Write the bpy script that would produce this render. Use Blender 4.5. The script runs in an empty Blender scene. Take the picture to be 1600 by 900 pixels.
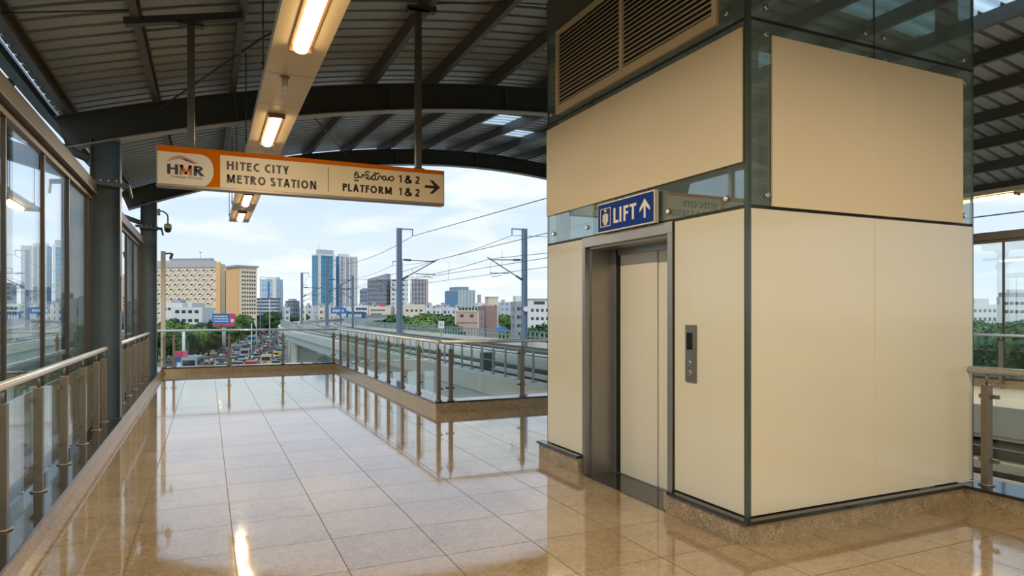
import bpy, bmesh, math, random
from mathutils import Vector, Matrix
R = random.Random(7)
scn = bpy.context.scene
COL = scn.collection
PI = math.pi

# ------------------------------------------------------------------ view geometry (1600x900 frame)
FPX, TH, HOR, EYE = 1040.0, math.radians(24.6), 487.5, 1.6
S_, C_ = math.sin(TH), math.cos(TH)
def ray(px, py):
    a = (px - 800) / FPX
    return Vector((a * C_ + S_, -a * S_ + C_, (HOR - py) / FPX))
def at(px, py, d):
    r = ray(px, py)
    return Vector((r.x * d, r.y * d, EYE + r.z * d))
def zat(py, d):
    return EYE + (HOR - py) * d / FPX

# ------------------------------------------------------------------ materials
def lin(h):
    h = h.lstrip('#')
    o = []
    for i in (0, 2, 4):
        c = int(h[i:i+2], 16) / 255
        o.append(c / 12.92 if c <= .04045 else ((c + .055) / 1.055) ** 2.4)
    return (*o, 1)
class NT:
    def __init__(s, tree):
        s.t = tree
    def n(s, typ, **kw):
        nd = s.t.nodes.new(typ)
        for k, v in kw.items():
            if k.startswith('i_'):
                nd.inputs[k[2:].replace('_', ' ')].default_value = v
            else:
                setattr(nd, k, v)
        return nd
    def l(s, a, b):
        s.t.links.new(a, b)
    def math(s, op, a, b=None, c=None):
        nd = s.t.nodes.new('ShaderNodeMath'); nd.operation = op
        for i, v in enumerate((a, b, c)):
            if v is None: continue
            if isinstance(v, (int, float)): nd.inputs[i].default_value = v
            else: s.l(v, nd.inputs[i])
        return nd.outputs[0]
    def mix(s, fac, a, b, blend='MIX'):
        nd = s.t.nodes.new('ShaderNodeMix'); nd.data_type = 'RGBA'; nd.blend_type = blend
        for i, v in ((0, fac), (6, a), (7, b)):
            if isinstance(v, (int, float)): nd.inputs[i].default_value = v
            elif isinstance(v, tuple): nd.inputs[i].default_value = v
            else: s.l(v, nd.inputs[i])
        return nd.outputs[2]
def newmat(name):
    m = bpy.data.materials.new(name); m.use_nodes = True
    t = m.node_tree; t.nodes.clear()
    k = NT(t); out = k.n('ShaderNodeOutputMaterial')
    return m, k, out
def pbr(name, col, rough=.5, metal=0, noise=0, nscale=8, coat=0, emit=None, estr=0, spec=.5, bump=0, bscale=40, rvar=0):
    m, k, out = newmat(name)
    b = k.n('ShaderNodeBsdfPrincipled')
    col = lin(col) if isinstance(col, str) else col
    b.inputs['Base Color'].default_value = col
    b.inputs['Roughness'].default_value = rough
    b.inputs['Metallic'].default_value = metal
    b.inputs['Coat Weight'].default_value = coat
    b.inputs['Specular IOR Level'].default_value = spec
    if noise or bump or rvar:
        tc = k.n('ShaderNodeTexCoord')
    if noise or rvar:
        nz = k.n('ShaderNodeTexNoise', i_Scale=nscale, i_Detail=5.0)
        k.l(tc.outputs['Object'], nz.inputs['Vector'])
        if noise:
            dark = tuple(c * (1 - noise) for c in col[:3]) + (1,)
            lite = tuple(min(1, c * (1 + noise)) for c in col[:3]) + (1,)
            k.l(k.mix(nz.outputs['Fac'], dark, lite), b.inputs['Base Color'])
        if rvar:
            k.l(k.math('MULTIPLY_ADD', nz.outputs['Fac'], rvar, rough - rvar * .5), b.inputs['Roughness'])
    if bump:
        nz2 = k.n('ShaderNodeTexNoise', i_Scale=bscale, i_Detail=3.0)
        k.l(tc.outputs['Object'], nz2.inputs['Vector'])
        bp = k.n('ShaderNodeBump', i_Strength=bump, i_Distance=.01)
        k.l(nz2.outputs['Fac'], bp.inputs['Height']); k.l(bp.outputs[0], b.inputs['Normal'])
    if emit:
        b.inputs['Emission Color'].default_value = lin(emit) if isinstance(emit, str) else emit
        b.inputs['Emission Strength'].default_value = estr
    k.l(b.outputs[0], out.inputs[0])
    return m
def glassmat(name, tint, f0=.05, gloss=(1, 1, 1, 1), power=5.0, rough=0.0, fmax=1.0, film=None):
    """thin architectural glass: tinted see-through plus a fresnel reflection"""
    m, k, out = newmat(name)
    tr = k.n('ShaderNodeBsdfTransparent'); tr.inputs[0].default_value = tint
    gl = k.n('ShaderNodeBsdfAnisotropic') if False else k.n('ShaderNodeBsdfGlossy')
    gl.inputs['Roughness'].default_value = rough; gl.inputs[0].default_value = gloss
    g = k.n('ShaderNodeNewGeometry')
    dt = k.n('ShaderNodeVectorMath', operation='DOT_PRODUCT')
    k.l(g.outputs['Normal'], dt.inputs[0]); k.l(g.outputs['Incoming'], dt.inputs[1])
    c = k.math('ABSOLUTE', dt.outputs['Value'])
    sch = k.math('POWER', k.math('SUBTRACT', 1.0, c), power)
    fac = k.math('MULTIPLY_ADD', sch, (fmax - f0), f0)
    mx = k.n('ShaderNodeMixShader')
    base = tr.outputs[0]
    if film:
        df = k.n('ShaderNodeBsdfDiffuse'); df.inputs[0].default_value = film
        m2 = k.n('ShaderNodeMixShader'); m2.inputs[0].default_value = .2
        k.l(tr.outputs[0], m2.inputs[1]); k.l(df.outputs[0], m2.inputs[2]); base = m2.outputs[0]
    k.l(fac, mx.inputs[0]); k.l(base, mx.inputs[1]); k.l(gl.outputs[0], mx.inputs[2])
    k.l(mx.outputs[0], out.inputs[0])
    return m
def granite(name, base, dark, lite, rough, tiles=False, nscale=1.0, coat=0, bump=0):
    m, k, out = newmat(name)
    b = k.n('ShaderNodeBsdfPrincipled'); b.inputs['Roughness'].default_value = rough
    b.inputs['Coat Weight'].default_value = coat; b.inputs['Coat Roughness'].default_value = .04
    g = k.n('ShaderNodeNewGeometry'); P = g.outputs['Position']
    n1 = k.n('ShaderNodeTexNoise', i_Scale=110 * nscale, i_Detail=4.0, i_Roughness=.7); k.l(P, n1.inputs['Vector'])
    n2 = k.n('ShaderNodeTexNoise', i_Scale=17 * nscale, i_Detail=6.0, i_Roughness=.65, i_Distortion=1.2); k.l(P, n2.inputs['Vector'])
    n3 = k.n('ShaderNodeTexNoise', i_Scale=2.2, i_Detail=4.0); k.l(P, n3.inputs['Vector'])
    r1 = k.n('ShaderNodeValToRGB'); r1.color_ramp.elements[0].position = .36; r1.color_ramp.elements[1].position = .62
    k.l(n1.outputs['Fac'], r1.inputs[0])
    r2 = k.n('ShaderNodeValToRGB'); r2.color_ramp.elements[0].position = .34; r2.color_ramp.elements[1].position = .6
    k.l(n2.outputs['Fac'], r2.inputs[0])
    c = k.mix(r1.outputs[0], lin(dark), lin(base))
    c = k.mix(k.math('MULTIPLY', r2.outputs[0], .75), lin(dark), c) if False else k.mix(k.math('MULTIPLY', k.math('SUBTRACT', 1.0, r2.outputs[0]), .7), c, lin(dark))
    c = k.mix(k.math('MULTIPLY', n3.outputs['Fac'], .5), c, lin(lite))
    n4 = k.n('ShaderNodeTexNoise', i_Scale=36 * nscale, i_Detail=3.0, i_Distortion=2.6); k.l(P, n4.inputs['Vector'])
    r4 = k.n('ShaderNodeValToRGB'); r4.color_ramp.elements[0].position = .57; r4.color_ramp.elements[1].position = .68
    k.l(n4.outputs['Fac'], r4.inputs[0])
    c = k.mix(k.math('MULTIPLY', r4.outputs[0], .6), c, lin(dark))
    rv = k.math('MULTIPLY_ADD', n3.outputs['Fac'], .10, rough - .05)
    if tiles:
        sp = k.n('ShaderNodeSeparateXYZ'); k.l(P, sp.inputs[0])
        T = .632
        ux = k.math('DIVIDE', k.math('SUBTRACT', sp.outputs[0], .165 - 20 * T), T)
        uy = k.math('DIVIDE', k.math('SUBTRACT', sp.outputs[1], 4.80 - 40 * T), T)
        jx = k.math('GREATER_THAN', k.math('ABSOLUTE', k.math('SUBTRACT', k.math('FRACT', ux), .5)), .5 - .0052)
        jy = k.math('GREATER_THAN', k.math('ABSOLUTE', k.math('SUBTRACT', k.math('FRACT', uy), .5)), .5 - .0052)
        j = k.math('MAXIMUM', jx, jy)
        cb = k.n('ShaderNodeCombineXYZ'); k.l(k.math('FLOOR', ux), cb.inputs[0]); k.l(k.math('FLOOR', uy), cb.inputs[1])
        wn = k.n('ShaderNodeTexWhiteNoise'); k.l(cb.outputs[0], wn.inputs['Vector'])
        c = k.mix(k.math('MULTIPLY', wn.outputs['Value'], .14), c, lin(lite))
        c = k.mix(k.math('MULTIPLY', wn.outputs['Color'] if False else k.math('FRACT', k.math('MULTIPLY', wn.outputs['Value'], 7.3)), .10), c, lin(dark))
        c = k.mix(k.math('MULTIPLY', j, .75), c, lin('#3a2c1d'))
        rv = k.math('ADD', rv, k.math('MULTIPLY', j, .4))
        k.l(k.math('MULTIPLY_ADD', j, -.45, .5), b.inputs['Specular IOR Level']); k.l(k.math('MULTIPLY_ADD', j, -coat, coat), b.inputs['Coat Weight'])
        nb = k.n('ShaderNodeTexNoise', i_Scale=3.0, i_Detail=2.0); k.l(P, nb.inputs['Vector'])
        bp = k.n('ShaderNodeBump', i_Strength=.05, i_Distance=.02); k.l(nb.outputs['Fac'], bp.inputs['Height'])
        k.l(bp.outputs[0], b.inputs['Normal'])
    k.l(rv, b.inputs['Roughness'])
    k.l(c, b.inputs['Base Color']); k.l(b.outputs[0], out.inputs[0])
    return m
def facade(name, wall, glass, pu, pv, u0, u1, v0, v1, rough=.25, var=.35, metal=0.0, grough=.12):
    """window grid by wall metres (UV): a pane in every cell pu x pv between the given fractions"""
    m, k, out = newmat(name)
    uv = k.n('ShaderNodeUVMap'); sp = k.n('ShaderNodeSeparateXYZ'); k.l(uv.outputs[0], sp.inputs[0])
    u = k.math('DIVIDE', sp.outputs[0], pu); v = k.math('DIVIDE', sp.outputs[1], pv)
    fu = k.math('FRACT', u); fv = k.math('FRACT', v)
    w = k.math('MULTIPLY', k.math('MULTIPLY', k.math('GREATER_THAN', fu, u0), k.math('LESS_THAN', fu, u1)),
               k.math('MULTIPLY', k.math('GREATER_THAN', fv, v0), k.math('LESS_THAN', fv, v1)))
    cb = k.n('ShaderNodeCombineXYZ'); k.l(k.math('FLOOR', u), cb.inputs[0]); k.l(k.math('FLOOR', v), cb.inputs[1])
    wn = k.n('ShaderNodeTexWhiteNoise'); k.l(cb.outputs[0], wn.inputs['Vector'])
    gc = lin(glass); gl = tuple(min(1, c * 2.0 + .03) for c in gc[:3]) + (1,)
    cg = k.mix(k.math('MULTIPLY', wn.outputs['Value'], var), gc, gl)
    b = k.n('ShaderNodeBsdfPrincipled')
    k.l(k.mix(w, lin(wall), cg), b.inputs['Base Color'])
    k.l(k.math('MULTIPLY_ADD', w, grough - .7, .7), b.inputs['Roughness'])
    k.l(b.outputs[0], out.inputs[0])
    return m
def leafmat(name, a, b_):
    m, k, out = newmat(name)
    oi = k.n('ShaderNodeObjectInfo'); g = k.n('ShaderNodeNewGeometry')
    nz = k.n('ShaderNodeTexNoise', i_Scale=.9, i_Detail=3.0); k.l(g.outputs['Position'], nz.inputs['Vector'])
    f = k.math('ADD', k.math('MULTIPLY', oi.outputs['Random'], .5), k.math('MULTIPLY', nz.outputs['Fac'], .6))
    b = k.n('ShaderNodeBsdfPrincipled'); b.inputs['Roughness'].default_value = .6
    b.inputs['Specular IOR Level'].default_value = .25
    k.l(k.mix(f, lin(a), lin(b_)), b.inputs['Base Color']); k.l(b.outputs[0], out.inputs[0])
    return m

M = {}
M['floor'] = granite('polished_beige_granite_floor', '#b59c76', '#553e24', '#c8b493', .075, tiles=True, coat=.55)
M['plinth'] = granite('speckled_granite_plinth', '#c3b08f', '#57462f', '#bba98a', .3, nscale=.7)
M['cap'] = pbr('black_polished_granite', '#2a2824', .08, noise=.4, nscale=60, spec=.6)
M['steel'] = pbr('brushed_steel_post', '#857c6f', .42, .7, noise=.12, nscale=30)
M['chrome'] = pbr('polished_steel_handrail', '#d8dada', .3, .45)
M['jamb'] = pbr('brushed_steel_jamb', '#9d9a94', .36, .92, noise=.15, nscale=3, rvar=.12)
M['darksteel'] = pbr('dark_grey_painted_steel', '#4d5b62', .42, noise=.18, nscale=2.5)
M['roofsteel'] = pbr('charcoal_painted_steel', '#3f403d', .5, noise=.15, nscale=3)
M['flange'] = pbr('lit_flange_underside_grey', '#a3a29a', .45, noise=.1, nscale=3)  # lighter grey puts the light on the beam undersides into the colour
M['purlin'] = pbr('grey_galvanised_purlin', '#5c5a54', .45, .2, noise=.2, nscale=4)
M['sheet'] = pbr('grey_roof_sheet', '#9ea3a1', .42, .25, noise=.16, nscale=1.3)
M['frame'] = pbr('beige_aluminium_frame', '#665b4c', .4, .35, noise=.06)
M['mullion'] = pbr('dark_bronze_mullion', '#453f37', .4, .3)
M['pane'] = glassmat('window_glass', (.92, .965, .97, 1), .11, power=3.0, fmax=.95)
M['railglass'] = glassmat('rail_glass', (.92, .965, .95, 1), .03, power=5)
M['liftglass'] = glassmat('green_lift_glass', (.80, .88, .855, 1), .15, (.88, .95, .95, 1), power=3.5, film=(.42, .52, .50, 1))
M['glassedge'] = pbr('green_glass_edge', '#46534a', .15, noise=.2)
M['cream'] = pbr('cream_back_painted_glass', '#d8d2bb', .16, noise=.025, nscale=1.2, coat=.3)
M['creammatt'] = pbr('cream_matt_sheet', '#d8c8a8', .55, noise=.03, nscale=1.5)
M['door'] = pbr('cream_lift_door', '#e6dfcb', .32, noise=.02)
M['dark'] = pbr('dark_recess', '#14140f', .6)
M['shaft'] = pbr('grey_green_shaft_lining', '#76827a', .5, noise=.15, nscale=2)
M['louvre'] = pbr('bronze_louvre', '#d6c3a2', .45, 0)
M['clad'] = pbr('dark_cladding', '#6e695e', .4, .2)
M['bolt'] = pbr('bright_steel_bolt', '#d8d2c6', .25, 1)
M['trunk'] = pbr('cream_trunking', '#cfc3aa', .4, noise=.03, nscale=3)
M['housing'] = pbr('brown_housing', '#7c5a33', .4)
def emis(name, col, st):
    m, k, out = newmat(name)
    e = k.n('ShaderNodeEmission'); e.inputs[0].default_value = col; e.inputs[1].default_value = st
    k.l(e.outputs[0], out.inputs[0]); return m
M['tube'] = emis('warm_tube_light', (1.0, .66, .30, 1), 13)
M['signcream'] = pbr('sign_cream_face', '#e6d3ae', .4)
M['signwhite'] = pbr('sign_white_face', '#ddd2bd', .4)
M['orange'] = pbr('sign_orange', '#d06a02', .75, spec=.05)
M['orange2'] = pbr('logo_orange', '#b8692a', .4)
M['orange3'] = pbr('logo_pale_orange', '#c98a58', .4)
M['ink'] = pbr('sign_brown_black', '#24140a', .45)
M['navy'] = pbr('logo_navy', '#12232e', .45)
M['signframe'] = pbr('sign_grey_frame', '#8a8073', .35, .5)
M['blue'] = pbr('lift_sign_blue', '#0e3787', .6, spec=.12)
M['white'] = pbr('sign_white', '#e4dccb', .4)
M['display'] = pbr('display_black', '#0c0b0b', .12)
M['red'] = emis('display_red', (1, .05, .02, 1), .12)
M['cop'] = pbr('call_panel_steel', '#827c72', .38, .8)
M['plastic'] = pbr('white_camera_plastic', '#b9b4a8', .4)
M['black'] = pbr('black_plastic', '#191919', .35)
M['conc'] = pbr('viaduct_concrete', '#c0c6c2', .8, noise=.12, nscale=.6)
M['concl'] = pbr('pale_kerb_concrete', '#cdcabf', .8, noise=.12, nscale=.9)
M['deck'] = pbr('track_bed_concrete', '#b3aea3', .85, noise=.2, nscale=1.1)
M['rail'] = pbr('rail_steel', '#5a544c', .45, .6)
M['fence'] = pbr('grey_green_fence', '#8fa09b', .5, .1)
M['mast'] = pbr('blue_grey_mast', '#73869a', .45, .2)
M['wire'] = pbr('wire_grey', '#565b5f', .5)
M['asphalt'] = pbr('asphalt', '#77777a', .9, noise=.12, nscale=.3)
M['ground'] = pbr('city_ground', '#7d8270', .95, noise=.25, nscale=.02)
M['bark'] = pbr('bark', '#4f4232', .9)
M['leaf'] = leafmat('leaf_green', '#38532a', '#6a8746')
M['leafd'] = leafmat('leaf_dark_green', '#27422a', '#47653a')
M['leafl'] = leafmat('leaf_light_green', '#4d6c36', '#7d9850')
M['bwhite'] = pbr('white_render', '#dcdcd8', .85, noise=.05, nscale=.2)
M['bcream'] = pbr('cream_render', '#d8cdb8', .85, noise=.05, nscale=.2)
M['bgrey'] = pbr('grey_render', '#a3a7ab', .85, noise=.06, nscale=.2)
M['pink'] = pbr('pink_render', '#c2a59a', .85, noise=.05, nscale=.3)
M['mauve'] = pbr('mauve_render', '#997e77', .85, noise=.05, nscale=.3)
M['borange'] = pbr('orange_render', '#e6b884', .85, noise=.04, nscale=.2)
M['bpeach'] = pbr('peach_render', '#e8d2b2', .85, noise=.04, nscale=.2)
M['lattice'] = pbr('pale_lattice', '#efe6d8', .85)
M['bwin'] = pbr('dark_window', '#39424a', .2)
M['bdark'] = pbr('slate_panel', '#535b66', .5)
M['boardblue'] = pbr('billboard_blue', '#2b6fae', .6)
M['boarddark'] = pbr('billboard_teal', '#1f5c86', .6)
M['boardred'] = pbr('billboard_pink', '#c9486a', .6)
M['tarp'] = pbr('blue_tarpaulin', '#3c78c8', .7)

# ------------------------------------------------------------------ mesh builder
ORG = {}
class MB:
    def __init__(s):
        s.v = []; s.f = []; s.mi = []; s.sm = []; s.uv = []
    def face(s, pts, m=0, smooth=False, uv=None):
        b = len(s.v); s.v += [Vector(p) for p in pts]
        s.f.append(tuple(range(b, b + len(pts)))); s.mi.append(m); s.sm.append(smooth); s.uv.append(uv)
        return s
    def _add(s, vs, fs, m=0, smooth=False):
        b = len(s.v); s.v += [Vector(p) for p in vs]
        for q in fs:
            s.f.append(tuple(b + i for i in q)); s.mi.append(m); s.sm.append(smooth); s.uv.append(None)
        return s
    def box(s, x0, x1, y0, y1, z0, z1, m=0):
        vs = [(x, y, z) for z in (z0, z1) for y in (y0, y1) for x in (x0, x1)]
        return s._add(vs, [(0, 2, 3, 1), (4, 5, 7, 6), (0, 1, 5, 4), (2, 6, 7, 3), (0, 4, 6, 2), (1, 3, 7, 5)], m)
    def bar(s, p, q, w, h, up=(0, 0, 1), m=0):
        p, q = Vector(p), Vector(q); d = (q - p).normalized(); u = Vector(up)
        if abs(d.dot(u)) > .99: u = Vector((1, 0, 0))
        a = d.cross(u).normalized(); u = a.cross(d).normalized()
        a *= w / 2; u *= h / 2
        vs = [p - a - u, p + a - u, p + a + u, p - a + u, q - a - u, q + a - u, q + a + u, q - a + u]
        return s._add(vs, [(0, 1, 2, 3), (7, 6, 5, 4), (0, 4, 5, 1), (1, 5, 6, 2), (2, 6, 7, 3), (3, 7, 4, 0)], m)
    def tube(s, pts, r, n=10, m=0, caps=True):
        pts = [Vector(p) for p in pts]; rings = []
        rr = r if isinstance(r, (list, tuple)) else [r] * len(pts)
        for i, p in enumerate(pts):
            d = (pts[min(i + 1, len(pts) - 1)] - pts[max(i - 1, 0)]).normalized()
            u = Vector((0, 0, 1)) if abs(d.z) < .95 else Vector((1, 0, 0))
            a = d.cross(u).normalized(); u = a.cross(d)
            rings.append([p + (a * math.cos(2 * PI * k / n) + u * math.sin(2 * PI * k / n)) * rr[i] for k in range(n)])
        b = len(s.v)
        for rg in rings: s.v += rg
        for i in range(len(pts) - 1):
            for k in range(n):
                s.f.append((b + i * n + k, b + i * n + (k + 1) % n, b + (i + 1) * n + (k + 1) % n, b + (i + 1) * n + k))
                s.mi.append(m); s.sm.append(True); s.uv.append(None)
        if caps:
            for base in (b, b + (len(pts) - 1) * n):
                s.f.append(tuple(range(base, base + n))); s.mi.append(m); s.sm.append(False); s.uv.append(None)
        return s
    def prism(s, poly, fn, t0, t1, m=0):
        """poly in 2-D extruded along t; fn(u, v, t) -> 3-D point"""
        n = len(poly)
        vs = [fn(u, v, t) for t in (t0, t1) for u, v in poly]
        fs = [tuple(range(n)), tuple(range(n, 2 * n))] + [(i, (i + 1) % n, n + (i + 1) % n, n + i) for i in range(n)]
        return s._add(vs, fs, m)
    def lathe(s, prof, c, n=14, m=0, axis='z'):
        c = Vector(c); rings = []
        for r, z in prof:
            rg = []
            for k in range(n):
                a = 2 * PI * k / n; x, y = r * math.cos(a), r * math.sin(a)
                rg.append(c + (Vector((x, y, z)) if axis == 'z' else Vector((z, x, y)) if axis == 'x' else Vector((x, z, y))))
            rings.append(rg)
        b = len(s.v)
        for rg in rings: s.v += rg
        for i in range(len(prof) - 1):
            for k in range(n):
                s.f.append((b + i * n + k, b + i * n + (k + 1) % n, b + (i + 1) * n + (k + 1) % n, b + (i + 1) * n + k))
                s.mi.append(m); s.sm.append(True); s.uv.append(None)
        for base in (b, b + (len(prof) - 1) * n):
            s.f.append(tuple(range(base, base + n))); s.mi.append(m); s.sm.append(False); s.uv.append(None)
        return s
    def sweep(s, section, path, m=0):
        """closed section [(side, up)] swept along path of 3-D points lying near one vertical plane"""
        path = [Vector(p) for p in path]; n = len(section); b = len(s.v)
        for i, p in enumerate(path):
            d = (path[min(i + 1, len(path) - 1)] - path[max(i - 1, 0)]).normalized()
            a = d.cross(Vector((0, 0, 1))).normalized(); u = a.cross(d).normalized()
            s.v += [p + a * x + u * y for x, y in section]
        for i in range(len(path) - 1):
            for k in range(n):
                s.f.append((b + i * n + k, b + i * n + (k + 1) % n, b + (i + 1) * n + (k + 1) % n, b + (i + 1) * n + k))
                s.mi.append(m); s.sm.append(False); s.uv.append(None)
        for base in (b, b + (len(path) - 1) * n):
            s.f.append(tuple(range(base, base + n))); s.mi.append(m); s.sm.append(False); s.uv.append(None)
        return s
    def build(s, name, mats, parent=None, origin=None, bevel=0, normals=True):
        if not isinstance(mats, (list, tuple)): mats = [mats]
        if parent is not None: o0 = ORG[parent.name]
        elif origin is not None: o0 = Vector(origin)
        else:
            xs = [p.x for p in s.v]; ys = [p.y for p in s.v]; zs = [p.z for p in s.v]
            o0 = Vector(((min(xs) + max(xs)) / 2, (min(ys) + max(ys)) / 2, min(zs)))
        me = bpy.data.meshes.new(name)
        me.from_pydata([tuple(p - o0) for p in s.v], [], s.f)
        for mm in mats: me.materials.append(mm)
        if any(u is not None for u in s.uv):
            ul = me.uv_layers.new(name='UVMap')
            for pi, p in enumerate(me.polygons):
                if s.uv[pi]:
                    for li, t in zip(p.loop_indices, s.uv[pi]): ul.data[li].uv = t
        for i, p in enumerate(me.polygons):
            p.material_index = s.mi[i]; p.use_smooth = s.sm[i]
        if normals:
            bm = bmesh.new(); bm.from_mesh(me)
            bmesh.ops.recalc_face_normals(bm, faces=bm.faces); bm.to_mesh(me); bm.free()
        me.update()
        o = bpy.data.objects.new(name, me); COL.objects.link(o)
        if parent is not None:
            o.parent = parent; ORG[o.name] = o0
        else:
            o.location = o0; ORG[o.name] = o0
        if bevel:
            md = o.modifiers.new('edge', 'BEVEL'); md.width = bevel; md.segments = 2; md.limit_method = 'ANGLE'; md.angle_limit = .6
        return o
def empty(name, loc):
    o = bpy.data.objects.new(name, None); COL.objects.link(o); o.location = loc; o.empty_display_size = .2
    ORG[o.name] = Vector(loc); return o
def tag(o, label=None, cat=None, group=None, kind=None):
    if label: o['label'] = label
    if cat: o['category'] = cat
    if group: o['group'] = group
    if kind: o['kind'] = kind
    return o
def thing(name, loc, label, cat, group=None):
    return tag(empty(name, loc), label, cat, group)
def struct(o, label=None, cat=None):
    o['kind'] = 'structure'
    if label: o['label'] = label
    if cat: o['category'] = cat
    return o
KIDS = {}
def copy_tree(o, loc, label=None, group=None, rz=None, scale=None):
    r = o.copy(); COL.objects.link(r); r.location = loc; ORG[r.name] = Vector(loc)
    if label: r['label'] = label
    if group: r['group'] = group
    if rz is not None: r.rotation_euler = (0, 0, rz)
    if scale is not None: r.scale = scale
    for ch in list(o.children):
        c = ch.copy(); COL.objects.link(c); c.parent = r
        for g in list(ch.children):
            d = g.copy(); COL.objects.link(d); d.parent = c
    return r
def text_mb(body, size, fn, bold=0.0, align='LEFT', extrude=.0015, width=None, space=1.0):
    """lettering as a mesh; fn(u, v, w) places it (u right, v up, w out)"""
    cu = bpy.data.curves.new('lettering', 'FONT'); cu.body = body; cu.size = size; cu.offset = bold
    cu.align_x = align; cu.extrude = extrude; cu.space_character = space; cu.resolution_u = 4
    ob = bpy.data.objects.new('lettering', cu); COL.objects.link(ob)
    bpy.context.view_layer.update()
    dg = bpy.context.evaluated_depsgraph_get()
    me = bpy.data.meshes.new_from_object(ob.evaluated_get(dg))
    mb = MB(); k = 1.0
    if width:
        xs = [v.co.x for v in me.vertices]; k = width / (max(xs) - min(xs))
    x0 = min(v.co.x for v in me.vertices) if width else 0
    vs = [fn((v.co.x - x0) * k, v.co.y, v.co.z + extrude) for v in me.vertices]
    mb._add(vs, [tuple(p.vertices) for p in me.polygons])
    bpy.data.objects.remove(ob); bpy.data.curves.remove(cu); bpy.data.meshes.remove(me)
    return mb

# ------------------------------------------------------------------ stroke lettering
def g_arc(cx_, cy_, rx, ry, a0, a1, n=18):
    return [(cx_ + rx * math.cos(math.radians(a0 + (a1 - a0) * k / n)), cy_ + ry * math.sin(math.radians(a0 + (a1 - a0) * k / n))) for k in range(n + 1)]
def g_smooth(p, n=7):
    out = []
    for i in range(len(p) - 1):
        p0, p1, p2, p3 = p[max(i - 1, 0)], p[i], p[i + 1], p[min(i + 2, len(p) - 1)]
        for k in range(n):
            t = k / n
            out.append(tuple(.5 * (2 * p1[j] + (p2[j] - p0[j]) * t + (2 * p0[j] - 5 * p1[j] + 4 * p2[j] - p3[j]) * t * t + (3 * p1[j] - p0[j] - 3 * p2[j] + p3[j]) * t ** 3) for j in (0, 1)))
    return out + [p[-1]]
def glyph(ch, t):
    """(advance, [quads/ribbons]); cap height 1, stroke t; ('b', x0,x1,y0,y1) bar, ('d', x0,y0,x1,y1) diagonal with level ends, ('r', pts) ribbon"""
    h = t / 2
    if ch == 'H': return .70, [('b', 0, t, 0, 1), ('b', .70 - t, .70, 0, 1), ('b', t, .70 - t, .47, .47 + t * .9)]
    if ch == 'I': return t, [('b', 0, t, 0, 1)]
    if ch == 'T': return .60, [('b', 0, .60, 1 - t * .92, 1), ('b', .30 - h, .30 + h, 0, 1 - t * .92)]
    if ch == 'E': return .50, [('b', 0, t, 0, 1), ('b', t, .50, 0, t * .92), ('b', t, .50, 1 - t * .92, 1), ('b', t, .46, .47, .47 + t * .92)]
    if ch == 'F': return .48, [('b', 0, t, 0, 1), ('b', t, .48, 1 - t * .92, 1), ('b', t, .44, .44, .44 + t * .92)]
    if ch == 'L': return .48, [('b', 0, t, 0, 1), ('b', t, .48, 0, t * .92)]
    if ch == 'C': return .62, [('r', g_arc(.46, .5, .46 - h, .51 - h, 68, 292, 24))]
    if ch == 'O': return .82, [('r', g_arc(.41, .5, .41 - h, .51 - h, 0, 360, 36))]
    if ch == 'Y': return .64, [('d', .32, .42, h, 1), ('d', .32, .42, .64 - h, 1), ('b', .32 - h, .32 + h, 0, .45)]
    if ch == 'M': return .86, [('d', h, 0, .13, 1), ('d', .13, 1, .43, .08), ('d', .43, .08, .73, 1), ('d', .73, 1, .86 - h, 0)]
    if ch == 'N': return .70, [('b', 0, t, 0, 1), ('b', .70 - t, .70, 0, 1), ('d', h * 1.1, 1, .70 - h * 1.1, 0)]
    if ch == 'A': return .72, [('d', h, 0, .36, 1), ('d', .36, 1, .72 - h, 0), ('b', .16, .56, .24, .24 + t * .85)]
    if ch in 'PR':
        bowl = [(t * .5, 1 - h), (.26, 1 - h)] + g_arc(.27, .74, .25 - h * .6, .26 - h, 90, -90, 14) + [(.26, .48 + h), (t * .5, .48 + h)]
        q = [('b', 0, t, 0, 1), ('r', bowl)]
        if ch == 'R': q.append(('d', .26, .50, .58 - h * .4, 0)); return .60, q
        return .53, q
    if ch == 'S': return .50, [('r', g_smooth([(.45, .90), (.30, 1 - h), (.12, .90), (.07 + h * .3, .74), (.16, .60), (.34, .47), (.46 - h * .3, .29), (.40, .10), (.22, h), (.03, .09)]))]
    if ch == '1': return .34, [('b', .34 - t, .34, 0, 1), ('d', .03, .76, .34 - h, 1)]
    if ch == '2': return .54, [('r', g_smooth([(.05, .86), (.20, 1 - h), (.38, .93), (.45, .74), (.36, .50), (.18, .25), (.06, h * 1.1)])), ('b', 0, .54, 0, t * .92)]
    if ch == '&': return .78, [('r', g_smooth([(.74, .02), (.52, .26), (.26, .60), (.19, .80), (.30, .96), (.44, .92), (.47, .78), (.36, .62), (.16, .45), (.06, .27), (.14, .08), (.32, .03), (.52, .13), (.63, .30), (.67, .50)]))]
    return .3, []
def ribbon_faces(mb, pts, t, fn, w0, w1):
    n = len(pts); closed = abs(pts[0][0] - pts[-1][0]) + abs(pts[0][1] - pts[-1][1]) < 1e-6
    L = []; Rr = []
    for i in range(n):
        a = pts[i - 1] if i else (pts[-2] if closed else pts[0]); b = pts[i + 1] if i < n - 1 else (pts[1] if closed else pts[-1])
        dx, dy = b[0] - a[0], b[1] - a[1]; l = math.hypot(dx, dy) or 1; nx, ny = -dy / l * t / 2, dx / l * t / 2
        L.append((pts[i][0] + nx, pts[i][1] + ny)); Rr.append((pts[i][0] - nx, pts[i][1] - ny))
    for i in range(n - 1):
        mb.prism([L[i], L[i + 1], Rr[i + 1], Rr[i]], lambda u, v, t_: fn(u, v, t_), w0, w1)
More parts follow.
